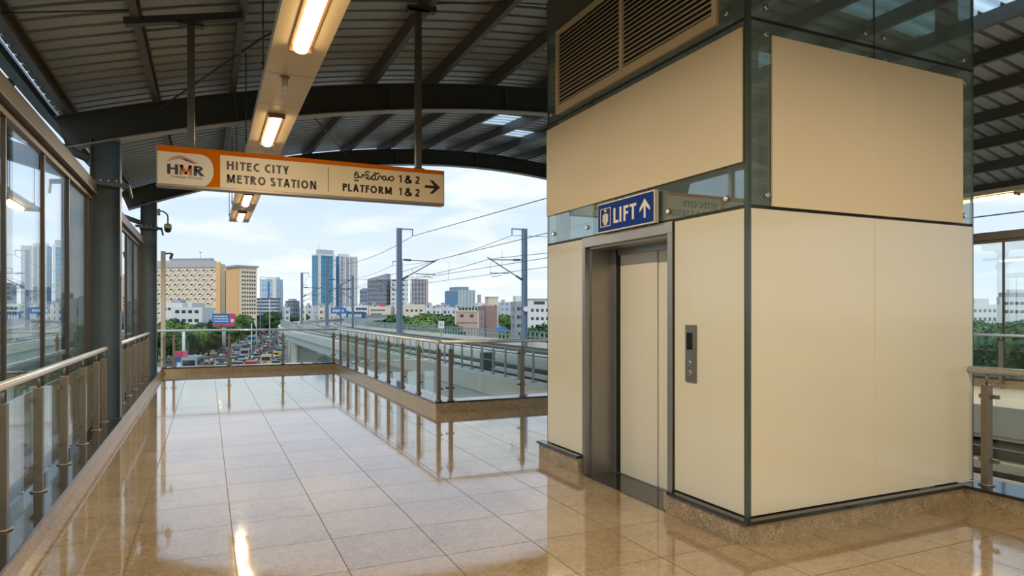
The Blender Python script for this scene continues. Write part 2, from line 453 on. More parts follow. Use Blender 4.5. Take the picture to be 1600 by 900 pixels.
def stroke_text(body, capH, fn, width, t=.15, gap=.16, space=.34, w0=0.0, w1=.0012):
    """lettering built from strokes; fn(u, v, w); returns MB"""
    x = 0; items = []
    for ch in body:
        if ch == ' ': x += space; continue
        adv, q = glyph(ch, t); items.append((x, q)); x += adv + (gap * .55 if ch in 'LTAFPY' else gap)
    total = x - gap; sx = width / total; mb = MB()
    for x0, q in items:
        F = lambda u, v, w: fn((x0 + u) * sx, v * capH, w)
        for it in q:
            if it[0] == 'b': mb.prism([(it[1], it[3]), (it[2], it[3]), (it[2], it[4]), (it[1], it[4])], F, w0, w1)
            elif it[0] == 'd':
                _, xa, ya, xb, yb = it; hw = t / 2 * min(1.8, math.hypot((xb - xa) * sx, (yb - ya) * capH) / abs((yb - ya) * capH))
                mb.prism([(xa - hw, ya), (xa + hw, ya), (xb + hw, yb), (xb - hw, yb)], F, w0, w1)
            else: ribbon_faces(mb, it[1], t, F, w0, w1)
    return mb

# ================================================================== STATION SHELL
def z1(x): return 5.53 - .0184 * (x - 6.9) ** 2
def z2(x): return 6.10 - .0233 * (x - 6.9) ** 2
YA, YB = 10.4, 17.6
def zr(x, y):
    if y <= YA: return z1(x)
    t = (y - YA) / (YB - YA)
    return z1(x) * (1 - t) + z2(x) * t
Y0, Y1 = -9.0, 18.7           # roof extent
XL, XR = -1.86, 15.66

# floor slab
mb = MB()
poly = [(-1.05, Y0), (5.7, Y0), (5.7, 10.1), (3.3, 10.1), (3.3, 19.22), (-1.05, 19.22)]
mb.prism(poly, lambda u, v, t: (u, v, t), -.45, 0)
struct(mb.build('floor', M['floor'], origin=(0, 0, 0)), 'polished beige granite tiled floor of the concourse', 'floor')

# corrugated roof with translucent strips
PX = [-1.7, -.68, .3, 1.3, 2.32, 3.32, 4.35, 5.38, 6.4, 7.4, 8.42, 9.45, 10.48, 11.5, 12.5, 13.5, 14.48, 15.5]
PITCH = .28
SKY = {(7, 13.2, 14.4), (8, 14.6, 15.6), (9, 3.9, 6.4), (10, 3.9, 6.4), (9, 7.6, 8.6), (6, -4.5, -3.2), (3, -4.5, -3.2), (9, -4.5, -3.2)}
xs_e = [XL] + PX[1:-1] + [XR]
prof = [(0, 0), (.72, 0), (.75, .07), (.95, .07), (.98, 0), (1.0, 0)]
roof = MB(); skies = {}
ny = int(round((Y1 - Y0) / PITCH))
for i in range(len(xs_e) - 1):
    for sub in range(2):
        xa = xs_e[i] + (xs_e[i + 1] - xs_e[i]) * sub / 2; xb = xs_e[i] + (xs_e[i + 1] - xs_e[i]) * (sub + 1) / 2
        for j in range(ny):
            ya = Y0 + j * PITCH
            key = None
            for kx, sa, sb in SKY:
                if kx == i and sa <= ya + .01 and ya + PITCH <= sb + .15: key = (kx, sa)
            tgt = roof if key is None else skies.setdefault(key, MB())
            for (p0, h0), (p1, h1) in zip(prof[:-1], prof[1:]):
                a, b = ya + p0 * PITCH, ya + p1 * PITCH
                tgt.face([(xa, a, zr(xa, a) + .2 + h0), (xb, a, zr(xb, a) + .2 + h0), (xb, b, zr(xb, b) + .2 + h1), (xa, b, zr(xa, b) + .2 + h1)])
o = roof.build('ceiling', M['sheet'], origin=(6.9, 5, 4.3)); struct(o, 'arched corrugated metal roof over the concourse', 'roof')
bm = bmesh.new(); bm.from_mesh(o.data); bmesh.ops.remove_doubles(bm, verts=bm.verts, dist=.001); bm.to_mesh(o.data); bm.free()
md = o.modifiers.new('thick', 'SOLIDIFY'); md.thickness = .006; md.offset = 1
mk, kk, oo = newmat('translucent_roof_sheet')
tl = kk.n('ShaderNodeBsdfTranslucent'); tl.inputs[0].default_value = (.85, .9, .92, 1)
tp = kk.n('ShaderNodeBsdfTransparent'); tp.inputs[0].default_value = (.9, .94, .95, 1)
mx = kk.n('ShaderNodeMixShader'); mx.inputs[0].default_value = .5
kk.l(tl.outputs[0], mx.inputs[1]); kk.l(tp.outputs[0], mx.inputs[2]); kk.l(mx.outputs[0], oo.inputs[0])
M['skylight'] = mk
for n_, (key, m_) in enumerate(sorted(skies.items())):
    o = m_.build('skylight', mk)
    struct(o, 'translucent roof strip letting daylight through the corrugated sheets', 'skylight'); o['group'] = 'translucent roof strips'
    md = o.modifiers.new('thick', 'SOLIDIFY'); md.thickness = .004

ORDN = ['first', 'second', 'third', 'fourth', 'fifth', 'sixth', 'seventh', 'eighth', 'ninth', 'tenth', 'eleventh', 'twelfth', 'thirteenth', 'fourteenth', 'fifteenth', 'sixteenth', 'seventeenth', 'eighteenth']
for i, x in enumerate(PX):
    mb = MB()
    s = .075 if i < 17 else -.075
    sec = [(0, 0), (s, 0), (s, .03), (s - .008, .03), (s - .008, .008), (.008, .008), (.008, .192), (s - .008, .192), (s - .008, .17), (s, .17), (s, .2), (0, .2)]
    path = [(x, y, zr(x, y)) for y in (Y0, YA, Y1)]
    # section side axis: d x z = +x for travel along +y
    mb.sweep(sec, path)
    o = mb.build('roof_purlin', M['purlin'])
    tag(o, 'grey steel channel purlin under the roof sheets, %s one counted from the glazed left wall' % ORDN[i], 'purlin', 'purlins under the roof')

def rafter(y, zf, label, x0=-1.8, x1=15.6):
    root = thing('roof_rafter', ((x0 + x1) / 2, y, zf(x0) - .45), label, 'roof beam', 'arched roof beams')
    xs = [x0 + (x1 - x0) * k / 36 for k in range(37)]
    D = .42
    w = MB(); t = MB(); b = MB()
    w.sweep([(-.008, -D + .016), (.008, -D + .016), (.008, -.016), (-.008, -.016)], [(x, y, zf(x)) for x in xs])
    t.sweep([(-.1, -.016), (.1, -.016), (.1, 0), (-.1, 0)], [(x, y, zf(x)) for x in xs])
    b.sweep([(-.1, -D), (.1, -D), (.1, -D + .016), (-.1, -D + .016)], [(x, y, zf(x)) for x in xs])
    w.build('web', M['roofsteel'], root); t.build('top_flange', M['roofsteel'], root); b.build('bottom_flange', M['flange'], root)
    for x in (.35, 2.6, 4.6, 6.9, 9.2, 11.2, 13.4):
        m_ = MB(); m_.bar((x, y - .1, zf(x) - .02), (x + .04, y - .02, zf(x) - .4), .012, .07, up=(0, 1, 0))
        m_.build('stiffener', M['purlin'], root)
    return root
rafter(YA, z1, 'dark arched steel roof beam carried by the nearer column of the left wall')
rafter(YB, z2, 'dark arched steel roof beam at the far open end of the roof')
rafter(3.2, z1, 'dark arched steel roof beam overhead nearest the viewer, out of sight')
rafter(-4.0, z1, 'dark arched steel roof beam behind the viewer, out of sight')

def column(xa, xb, y, ztop, label, zb=.17, extras=True):
    root = thing('steel_column', ((xa + xb) / 2, y, zb), label, 'column')
    w = MB().box(xa + .012, xb - .012, y - .006, y + .006, zb, ztop); w.build('web', M['darksteel'], root)
    for x in (xa, xb - .014):
        f = MB().box(x, x + .014, y - .1, y + .1, zb, ztop); f.build('flange', M['darksteel'], root, bevel=.002)
    p = MB().box(xa - .03, xb + .02, y - .13, y + .13, zb, zb + .02); p.build('base_plate', M['darksteel'], root)
    if extras:
        zc = ztop - .62
        a = MB(); a.bar((xa - .1, y - .12, zc + .05), (xb + .12, y - .12, zc), .03, .06)
        a.bar((xb + .1, y - .14, zc + .02), (xb + .13, y - .06, zc - .14), .03, .03); a.build('bracket_angle', M['purlin'], root)
        for k in range(4):
            bb = MB().lathe([(.011, -.02), (.011, 0)], (xa + .04 + k * .09, y - .136, zc + .06), 8, axis='y'); bb.build('bolt', M['bolt'], root)
    return root
column(-1.41, -1.06, 10.4, z1(-1.2) - .42, 'dark grey steel column standing between the two left glazed bays')
c2 = column(-1.40, -1.07, YB, z2(-1.2) - .42, 'dark grey steel column at the far end of the left glazed wall, carrying the camera')
column(-1.41, -1.06, 3.2, z1(-1.2) - .42, 'dark grey steel column beside the viewer on the left wall, out of sight', extras=False)
column(14.86, 15.2, 10.4, z1(15) - .42, 'dark grey steel column of the opposite glazed wall, hidden behind the lift', zb=0, extras=False)
column(14.86, 15.2, 3.2, z1(15) - .42, 'dark grey steel column of the opposite glazed wall, outside the view', zb=0, extras=False)

# strut from column to the rain pipe and gutter edge
root = thing('eave_strut', (-1.62, 10.4, 3.6), 'short dark pipe strut reaching out from the nearer column to the eave', 'strut')
MB().tube([(-1.42, 10.35, 3.63), (-1.8, 10.35, 3.78)], .055, 12).build('tube', M['darksteel'], root)
MB().bar((-1.8, 10.2, 3.8), (-1.8, 10.5, 3.8), .04, .12).build('end_plate', M['darksteel'], root)
root = thing('eave_strut', (-1.62, YB, 3.5), 'short dark pipe strut reaching out from the far column to the eave', 'strut')
MB().tube([(-1.4, YB - .05, 3.66), (-1.78, YB - .05, 3.8)], .055, 12).build('tube', M['darksteel'], root)
MB().bar((-1.78, YB - .2, 3.82), (-1.78, YB + .1, 3.82), .04, .12).build('end_plate', M['darksteel'], root)
root = thing('rain_pipe', (-1.9, 8.35, 0), 'round dark rain pipe dropping from the eave outside the left glazing', 'rain pipe')
MB().tube([(-1.9, 8.35, -8.9), (-1.9, 8.35, 3.98)], .085, 16).build('pipe', M['darksteel'], root)
MB().lathe([(.1, 3.86), (.1, 3.95)], (-1.9, 8.35, 0), 16).build('collar', M['darksteel'], root)
mb = MB()
mb.sweep([(-.05, 0), (.07, 0), (.07, .1), (.062, .1), (.062, .008), (-.042, .008), (-.042, .30), (-.05, .30)], [(-1.93, y, zr(-1.86, y) + .05) for y in (Y0, YA, Y1)])
tag(mb.build('roof_gutter', M['darksteel']), 'dark metal gutter running along the left eave of the roof', 'gutter')

# sag rods and bracing under the roof
def rod(p, q, r, label, name='brace_rod', cat='rod', m='roofsteel'):
    mb = MB().tube([p, q], r, 8); return tag(mb.build(name, M[m]), label, cat)
rod((-.75, 10.3, 4.25), (.62, 8.35, z1(.62) + .05), .012, 'thin dark bracing rod rising from the arched beam behind the left sign hanger')
rod((.62, 8.35, z1(.62) + .05), (2.3, 6.0, z1(2.3) + .02), .012, 'thin dark bracing rod continuing over the cream light trunking')
rod((-.68, 17.5, z2(-.68) - .25), (1.35, 13.6, zr(1.35, 13.6) - .02), .014, 'thin dark bracing rod under the far roof bay, left one')
rod((3.3, 17.4, z2(3.3) - .2), (1.4, 11.2, zr(1.4, 11.2) - .05), .012, 'thin dark bracing rod under the far roof bay, right one')
rod((2.35, 7.4, z1(2.35) + .02), (3.3, 7.35, z1(3.3) + .06), .008, 'thin sag rod between two purlins right of the right sign hanger')
rod((3.35, 7.35, z1(3.35) + .06), (4.33, 7.3, z1(4.33) + .06), .008, 'thin sag rod between purlins in front of the louvre')
rod((-1.69, 7.15, z1(-1.69) + .03), (-.66, 7.35, z1(-.66) + .03), .008, 'thin sag rod between purlins left of the left sign hanger')

# plinths and caps around the floor
def plinth(n, x0, x1, y0, y1, inner, label):
    root = empty('trim_%d' % n, ((x0 + x1) / 2, (y0 + y1) / 2, 0)); struct(root, label, 'plinth')
    MB().box(x0, x1, y0, y1, -.45, .145).build('granite_face', M['plinth'], root)
    ix0, ix1, iy0, iy1 = inner
    MB().box(x0 - ix0, x1 + ix1, y0 - iy0, y1 + iy1, .145, .17).build('stone_cap', M['cap'], root, bevel=.004)
plinth(1, -1.46, -1.05, Y0, 19.6, (0, .015, 0, 0), 'granite kerb with black polished top along the left glazed wall')
plinth(2, -1.05, 3.3, 19.22, 19.6, (0, 0, .015, 0), 'granite kerb with black polished top across the far end')
plinth(3, 3.3, 3.66, 10.1, 19.6, (.015, 0, .0, 0), 'granite kerb with black polished top under the long right railing')
plinth(4, 3.66, 6.1, 10.1, 10.46, (0, 0, .015, 0), 'granite kerb with black polished top under the short return railing')
plinth(5, 5.7, 6.1, Y0, 3.5, (.015, 0, 0, 0), 'granite kerb with black polished top right of the lift')
mb = MB().box(-1.05, -.955, Y0, 19.22, 0.0, .003)
M['border'] = granite('pale_granite_border', '#b59c76', '#553e24', '#c8b493', .09, coat=.4)
struct(mb.build('trim_6', M['border']), 'narrow paler granite border strip along the foot of the left kerb', 'floor border')

# ------------------------------------------------------------------ glazed walls
def glazed(n, x, y0, y1, muls, label, side=1, ztop=3.10, zbot=.17, rail=None):
    root = empty('window_%d' % n, (x, (y0 + y1) / 2, zbot)); struct(root, label, 'glazed wall')
    b = MB(); b.box(x - .08, x + .08, y0, y1, ztop + .04, ztop + .2)
    b.box(x + side * .08 - .005, x + side * .08 + .015, y0, y1, ztop + .03, ztop + .055)
    b.build('head_beam', M['frame'], root, bevel=.006)
    f = MB(); f.box(x - .03, x + .03, y0, y1, ztop - .03, ztop + .04); f.box(x - .03, x + .03, y0, y1, zbot, zbot + .06)
    f.build('window_frame', M['frame'], root, bevel=.003)
    ys = [y0 + .03] + muls + [y1 - .03]
    for y in ys:
        MB().box(x - .022, x + .022, y - .017, y + .017, zbot + .06, ztop - .03).build('mullion', M['mullion'], root, bevel=.003)
    for a, c in zip(ys[:-1], ys[1:]):
        MB().box(x - .005, x + .005, a + .017, c - .017, zbot + .06, ztop - .03).build('pane', M['pane'], root)
    return root
glazed(1, -1.40, 3.35, 10.27, [4.88, 6.15, 7.46, 8.68, 9.95], 'nearer bay of floor to head glazing along the left side')
glazed(2, -1.40, 10.53, 17.47, [11.9, 13.2, 14.5, 15.8, 17.1], 'farther bay of glazing along the left side beyond the column')
glazed(3, -1.40, -3.85, 3.05, [-2.6, -1.3, 0, 1.3], 'bay of glazing beside the viewer, out of sight')
glazed(4, 15.22, 3.35, 10.27, [4.6, 5.9, 7.2, 8.42, 9.6], 'glazed wall of the opposite walkway seen to the right of the lift', side=-1)

# ------------------------------------------------------------------ railings
def railing(name, label, p, q, posts, out, zb=.17, glass_off=.035, ends=(0, 0), group=None, hz=1.115, caps=(False, False)):
    """handrail from p to q (2-D); posts as distances from p; out = unit normal away from the walkway"""
    P, Q = Vector((*p, 0)), Vector((*q, 0)); d = (Q - P).normalized(); L = (Q - P).length; o_ = Vector((*out, 0))
    root = thing(name, ((P + Q) / 2) + Vector((0, 0, zb)), label, 'railing', group)
    h = MB().tube([P + d * -ends[0] + Vector((0, 0, hz)), Q + d * ends[1] + Vector((0, 0, hz))], .03, 16); h.build('handrail', M['chrome'], root)
    for t in posts:
        c = P + d * t
        pm = MB(); pm.bar(c + Vector((0, 0, zb)), c + Vector((0, 0, 1.0)), .062, .062, up=d); po = pm.build('post', M['steel'], root, bevel=.004)
        sm = MB().tube([c + Vector((0, 0, .995)), c + Vector((0, 0, hz - .02))], .011, 10); sm.build('stem', M['steel'], po)
        fm = MB().lathe([(.06, zb), (.06, zb + .008), (.05, zb + .014)], c, 16); fm.build('base_flange', M['steel'], po)
        for z in (.37, .90):
            for sg in (-1, 1):
                cm = MB().bar(c + o_ * glass_off + d * sg * .02 + Vector((0, 0, z)), c + o_ * glass_off + d * sg * .075 + Vector((0, 0, z)), .03, .032)
                cm.build('glass_clamp', M['steel'], po)
    for a, b in zip(posts[:-1], posts[1:]):
        if b - a < .3: continue
        pa, pb = P + d * (a + .045) + o_ * glass_off, P + d * (b - .045) + o_ * glass_off
        gm = MB().bar(pa + Vector((0, 0, .61)), pb + Vector((0, 0, .61)), .01, .74); gm.build('glass_panel', M['railglass'], root)
    return root
railing('glass_railing', 'steel and glass railing in front of the nearer left glazed bay', (-1.22, 3.3), (-1.22, 10.25), [1.0 - .02, 2.05, 3.085, 4.12, 5.155, 6.1, 6.78], (-1, 0))
railing('glass_railing', 'steel and glass railing in front of the farther left glazed bay', (-1.22, 10.55), (-1.22, 17.45), [.45, 1.48, 2.5, 3.52, 4.54, 5.56, 6.5], (-1, 0))
railing('glass_railing', 'steel and glass railing across the far end above the traffic', (-1.15, 19.36), (3.38, 19.36), [.14, .36, 1.68, 3.05, 4.42], (0, 1), ends=(.1, .02))
railing('glass_railing', 'long steel and glass railing on the right side of the walkway by the viaduct', (3.38, 10.2), (3.38, 19.36), [.02, 1.13, 2.2, 3.28, 4.37, 5.43, 6.52, 7.6, 8.68], (1, 0), ends=(.05, 0))
railing('glass_railing', 'short return railing between the long right railing and the lift', (3.38, 10.2), (6.1, 10.2), [.2, 1.48, 2.6], (0, 1))
railing('glass_railing', 'steel and glass railing on the kerb right of the lift', (5.86, 3.485), (5.86, -3.0), [.115, 1.3, 2.4, 3.5, 4.6, 5.7], (1, 0), ends=(.02, 0))
railing('glass_railing', 'steel and glass railing in front of the opposite glazed wall', (15.0, 3.4), (15.0, 10.2), [.4, 1.5, 2.6, 3.7, 4.95, 6.1], (1, 0), zb=.1)

# opposite walkway (right)
mb = MB().box(11.8, 15.5, -9, 12, -.5, 0)
struct(mb.build('floor', M['concl']), 'pale floor slab of the opposite walkway across the tracks', 'floor')
mb = MB().box(15.1, 15.5, -9, 12, 0, .17); struct(mb.build('trim_7', M['plinth']), 'kerb under the opposite glazed wall', 'kerb')
mb = MB().box(11.7, 11.8, -9, 12, -.42, .06); struct(mb.build('trim_8', M['conc']), 'grey concrete edge beam of the opposite walkway', 'edge beam')

# ------------------------------------------------------------------ lighting trunking
TX0, TX1, TZ = .47, .90, 3.75
def trunking(x0, x1, y0, y1, label, hang_ys, seams):
    root = thing('light_trunking', ((x0 + x1) / 2, (y0 + y1) / 2, TZ), label, 'light trunking')
    m_ = MB()
    sec = [(x0, 0), (x1, 0), (x1, .085), (x1 - .01, .085), (x1 - .01, .012), (x0 + .01, .012), (x0 + .01, .085), (x0, .085)]
    m_.prism(sec, lambda u, v, t: (u, t, TZ + v), y0, y1); m_.build('tray', M['trunk'], root)
    for y in seams:
        MB().box(x0 + .004, x1 - .004, y, y + .004, TZ - .0015, TZ + .001).build('seam', M['housing'], root)
    for y in hang_ys:
        for x in (x0 - .012, x1 + .012):
            h = MB().tube([(x, y, TZ + .04), (x, y, zr(x, y) + .2)], .007, 8); h.build('hanger_rod', M['roofsteel'], root)
        MB().box(x0 - .03, x1 + .03, y - .015, y + .015, TZ + .085, TZ + .1).build('cradle', M['roofsteel'], root)
    return root
trunking(TX0, TX1, -8.5, 17.2, 'long cream light trunking hung under the roof above the walkway', [-6, -2, 2.2, 6.4, 9.3, 12.4, 14.7, 16.6], [-5, -2, 1, 3.4, 6.32, 7.3, 9.4, 12.0, 14.8])
trunking(13.0, 13.43, -4, 8.55, 'cream light trunking hung over the opposite walkway, right of the lift', [0, 3, 6, 8.2], [2, 5, 7.5])
LAMP = 54
def light(x, y, label):
    root = thing('light_fitting', (x, y, TZ - .05), label, 'light', 'strip lights under the trunking')
    m_ = MB(); m_.prism([(-.085, 0), (-.085, -.012), (.085, -.012), (.085, 0)], lambda u, v, t: (x + u, t, TZ - .001 + v), y, y + 1.3)
    m_.box(x - .085, x + .085, y - .02, y, TZ - .05, TZ); m_.box(x - .085, x + .085, y + 1.3, y + 1.32, TZ - .05, TZ)
    m_.build('housing', M['housing'], root)
    d_ = MB(); d_.prism([(-.058, -.012)] + [(.058 * math.cos(a), -.03 - .04 * math.sin(a)) for a in [PI - PI * k / 10 for k in range(11)]] + [(.058, -.012)], lambda u, v, t: (x + u, t, TZ + v), y + .01, y + 1.29)
    d_.build('diffuser', M['tube'], root)
    la = bpy.data.lights.new('lamp', 'AREA'); la.shape = 'RECTANGLE'; la.size = .10; la.size_y = 1.22; la.energy = LAMP; la.color = (1.0, .83, .60)
    lo_ = bpy.data.objects.new('lamp', la); COL.objects.link(lo_); lo_.parent = root; lo_.location = (0, .65, -.026)
XT = (TX0 + TX1) / 2
for y, lb in ((4.3, 'nearest lit strip light under the cream trunking, at the top of the picture'), (7.62, 'lit strip light under the trunking just behind the station sign, above its top edge'),
              (10.4, 'lit strip light under the trunking hidden behind the hanging sign'), (12.9, 'lit strip light under the trunking seen just below the hanging sign'),
              (15.3, 'lit strip light at the far end of the cream trunking'),
              (1.5, 'lit strip light of the trunking overhead, out of sight'), (-1.5, 'lit strip light of the trunking behind the viewer'), (-4.5, 'lit strip light of the trunking well behind the viewer')):
    light(XT, y, lb)
for y, lb in ((7.1, 'lit strip light at the end of the opposite trunking, right of the lift'), (4.2, 'lit strip light of the opposite trunking, outside the view'), (1.2, 'second lit strip light of the opposite trunking, outside the view')):
    light(13.215, y, lb)
root = thing('ceiling_sensor', (.62, 6.1, TZ), 'small cylinder sensor hanging below the trunking between two strip lights', 'sensor')
MB().lathe([(.045, -.012), (.045, 0)], (.645, 6.4, TZ), 16).build('base', M['housing'], root)
MB().lathe([(.022, -.13), (.027, -.12), (.027, -.012)], (.645, 6.4, TZ), 14).build('body', M['plastic'], root)

trunking(4.3, 4.73, -8.5, 1.6, 'added cream light trunking, unseen behind the viewer, brightening the side of the lift', [-6, -2, 1], [-5, -2])  # added and unseen: trunking with lamps that brighten the lift's side face
for y, lb in ((.2, 'added unseen strip light brightening the lift side, nearest the lift'), (-2.6, 'added unseen strip light brightening the lift side, second from the lift'), (-5.4, 'added unseen strip light brightening the lift side, third from the lift')):
    light(4.515, y, lb)
mb = MB().box(-1.05, 6.1, -9.1, -9.0, 0, 4.2); struct(mb.build('added_wall_back', M['creammatt']), 'plain cream wall added behind the viewer to cut sky light and bounce warm light', 'wall')  # added unseen wall: holds back sky light and gives warm bounce
# ------------------------------------------------------------------ hanging station sign
SY = 7.43
sx0, sx1, sz0, sz1 = -.46, 2.53, 2.845, 3.255
sign = thing('station_sign', ((sx0 + sx1) / 2, SY + .06, sz0), 'long hanging sign with orange top band, station name and platform arrow', 'sign')
MB().box(sx0, sx1, SY, SY + .12, sz0, sz1).build('case', M['signframe'], sign, bevel=.006)
Fn = lambda off: (lambda u, v, w=0: (u, SY - off - w, v))
def plate(poly, name, mat, off, th=.002):
    m_ = MB(); m_.prism(poly, lambda u, v, t: (u, SY - t, v), off, off + th); return m_.build(name, M[mat], sign)
zb0 = sz0 + .028
plate([(sx0 + .012, zb0), (sx1 - .012, zb0), (sx1 - .012, sz1 - .002), (sx0 + .012, sz1 - .002)], 'face', 'orange', .001, .002)
def curve_right(x, zlo, zhi, tip, zt, n=14):
    pts = []
    for k in range(n + 1):
        t = k / n; b = (1 - t) ** 2; c_ = 2 * t * (1 - t); e = t * t
        pts.append((b * x + c_ * tip + e * tip, b * zhi + c_ * (zhi - .02) + e * zt))
    for k in range(1, n + 1):
        t = k / n; b = (1 - t) ** 2; c_ = 2 * t * (1 - t); e = t * t
        pts.append((b * tip + c_ * tip + e * (x + .03), b * zt + c_ * (zlo + .05) + e * zlo))
    return pts
plate([(sx0 + .012, zb0)] + [(sx0 + .012, 3.192)] + curve_right(-.055, zb0, 3.192, .058, 3.03), 'logo_panel', 'signwhite', .003)
plate([(.12, zb0), (sx1 - .012, zb0), (sx1 - .012, 3.205), (.12, 3.205)], 'name_panel', 'signcream', .003)
plate([(1.197, 2.91), (1.203, 2.91), (1.203, 3.18), (1.197, 3.18)], 'divider', 'ink', .005, .001)
def sign_text(s, cap, x, z, mat, width, name='lettering', t=.22, gap=.19):
    stroke_text(s, cap, lambda u, v, w: (x + u, SY - .005 - w, z + v), width, t, gap).build(name, M[mat], sign)
sign_text('HITEC CITY', .088, .182, 3.062, 'ink', .60)
sign_text('METRO STATION', .088, .182, 2.925, 'ink', .89)
sign_text('PLATFORM', .084, 1.352, 2.93, 'ink', .55)
for z_ in (2.93, 3.075):
    sign_text('1', .084, 1.985, z_, 'ink', .03, t=.185); sign_text('&', .084, 2.055, z_, 'ink', .08); sign_text('2', .084, 2.175, z_, 'ink', .05)
tel = [[(350, 262), (362, 240), (378, 236), (392, 250)], [(346, 296), (352, 272), (372, 262), (392, 276), (388, 300), (366, 308), (350, 300)], [(392, 276), (408, 298), (430, 300), (442, 276), (452, 262), (466, 272), (462, 296)],
       [(344, 326), (368, 342), (398, 336)], [(478, 250), (492, 232), (515, 228), (536, 236)], [(484, 282), (496, 262), (514, 270), (512, 296), (494, 312), (484, 300)], [(506, 306), (520, 322), (544, 318), (550, 288)],
       [(562, 306), (574, 276), (598, 278), (606, 304), (590, 328), (570, 326), (562, 306)], [(598, 280), (616, 258), (640, 246), (656, 258)], [(604, 318), (626, 328), (644, 310), (650, 284), (672, 282), (686, 296), (676, 316)],
       [(584, 262), (596, 244), (614, 242)], [(700, 318), (702, 290), (722, 282), (738, 296), (732, 320), (714, 332), (700, 318)], [(738, 318), (756, 334), (772, 316), (768, 292)], g_arc(810, 312, 27, 27, 0, 360, 24)]
mt = MB()
for pl in tel:
    q = [(1.475 + (a - 340) * .0009, 3.148 - (b - 235 - .077 * (a - 340)) * .0009) for a, b in (pl if len(pl) > 20 else g_smooth(pl))]
    ribbon_faces(mt, q, .0145, lambda u, v, w: (u, SY - .005 - w, v), 0, .0012)
mt.build('telugu_lettering', M['ink'], sign)
# arrow
ar = [(2.29, 3.037), (2.405, 3.037), (2.345, 2.975), (2.385, 2.975), (2.475, 3.053), (2.385, 3.131), (2.345, 3.131), (2.405, 3.069), (2.29, 3.069)]
plate(ar, 'arrow', 'ink', .005, .0015)
sign_text('H', .100, -.362, 2.972, 'navy', .098, 'logo_letter', t=.21)
sign_text('M', .100, -.254, 2.972, 'orange2', .118, 'logo_letter', t=.21)
sign_text('R', .100, -.125, 2.972, 'navy', .090, 'logo_letter', t=.20)
text_mb('HYDERABAD METRO RAIL', .03, lambda u, v, w: (-.335 + u, SY - .005 - w, 2.938 + v), 0, width=.295, extrude=.0006).build('logo_lettering', M['ink'], sign, normals=False)
def swoosh(pts_hi, pts_lo, mat):
    plate(pts_hi + pts_lo[::-1], 'logo_arc', mat, .005, .001)
def qz(p, n=12):
    out = []
    for i in range(len(p) - 1):
        for k in range(n): 
            t = k / n; out.append(tuple(p[i][j] * (1 - t) + p[i + 1][j] * t for j in (0, 1)))
    return out + [p[-1]]
def smooth(p, n=8):
    out = []
    for i in range(len(p) - 1):
        p0, p1, p2, p3 = p[max(i - 1, 0)], p[i], p[i + 1], p[min(i + 2, len(p) - 1)]
        for k in range(n):
            t = k / n
            out.append(tuple(.5 * (2 * p1[j] + (p2[j] - p0[j]) * t + (2 * p0[j] - 5 * p1[j] + 4 * p2[j] - p3[j]) * t * t + (3 * p1[j] - p0[j] - 3 * p2[j] + p3[j]) * t ** 3) for j in (0, 1)))
    return out + [p[-1]]
swoosh(smooth([(-.375, 3.088), (-.32, 3.138), (-.25, 3.163), (-.18, 3.143), (-.075, 3.098)]), smooth([(-.375, 3.086), (-.32, 3.125), (-.25, 3.143), (-.19, 3.128), (-.075, 3.096)]), 'orange3')
swoosh(smooth([(-.36, 3.092), (-.31, 3.123), (-.25, 3.139), (-.19, 3.124), (-.115, 3.096)]), smooth([(-.36, 3.090), (-.31, 3.117), (-.25, 3.133), (-.195, 3.114), (-.125, 3.092)]), 'ink')
swoosh(smooth([(-.21, 3.140), (-.16, 3.122), (-.095, 3.096)]), smooth([(-.21, 3.132), (-.165, 3.112), (-.115, 3.094)]), 'orange2')
# hangers
def hanger(x, ztop, label, bracket):
    root = thing('sign_hanger', (x, SY + .06, sz1), label, 'sign hanger')
    MB().box(x - .035, x + .035, SY + .03, SY + .1, sz1, ztop).build('tube', M['purlin'], root, bevel=.004)
    MB().box(x - .12, x + .12, SY + .02, SY + .11, ztop, ztop + .03).build('top_plate', M['roofsteel'], root)
    MB().box(x - .06, x + .06, SY + .02, SY + .11, sz1, sz1 + .012).build('foot_plate', M['roofsteel'], root)
    if bracket:
        p, q = bracket; MB().bar(p, q, .09, .07).build('cross_arm', M['roofsteel'], root)
zl = (z1(-.68) + z1(.3)) / 2 - .07
hanger(-.15, zl - .035, 'steel hanger post above the logo end of the hanging sign', ((-.74, SY + .065, z1(-.68) - .04), (.34, SY + .065, z1(.3) - .04)))
hanger(2.23, z1(2.3) - .06, 'steel hanger post above the arrow end of the hanging sign', ((2.1, SY + .065, z1(2.2) - .02), (2.44, SY + .065, z1(2.44) - .02)))

# ------------------------------------------------------------------ camera, lamp post and plate at the left
root = CZ = .80
root = thing('security_camera', (-1.0, YB, 3.0 + CZ), 'white dome security camera on a gooseneck arm on the far column', 'security camera')
bx = -1.06
MB().box(bx, bx + .06, YB - .11, YB + .02, 3.06 + CZ, 3.2 + CZ).build('wall_bracket', M['plastic'], root, bevel=.006)
MB().tube([(bx + .06, YB - .05, 3.16 + CZ)] + [(bx + .06 + .16 * math.sin(a), YB - .05, 3.02 + CZ + .14 * math.cos(a)) for a in [PI * k / 16 for k in range(9)]] + [(bx + .22, YB - .05, 2.86 + CZ)], .016, 10).build('gooseneck', M['black'], root)
MB().lathe([(.02, 2.88), (.075, 2.855), (.085, 2.80), (.085, 2.76)], (bx + .22, YB - .05, CZ), 18).build('housing', M['plastic'], root)
MB().lathe([(.078, 2.76), (.074, 2.72), (.055, 2.68), (.025, 2.662), (.005, 2.66)], (bx + .22, YB - .05, CZ), 18).build('dome', M['black'], root)
root = thing('column_band', (-1.23, YB, 3.5), 'dark cable band clamped round the far column below the camera', 'cable clamp')
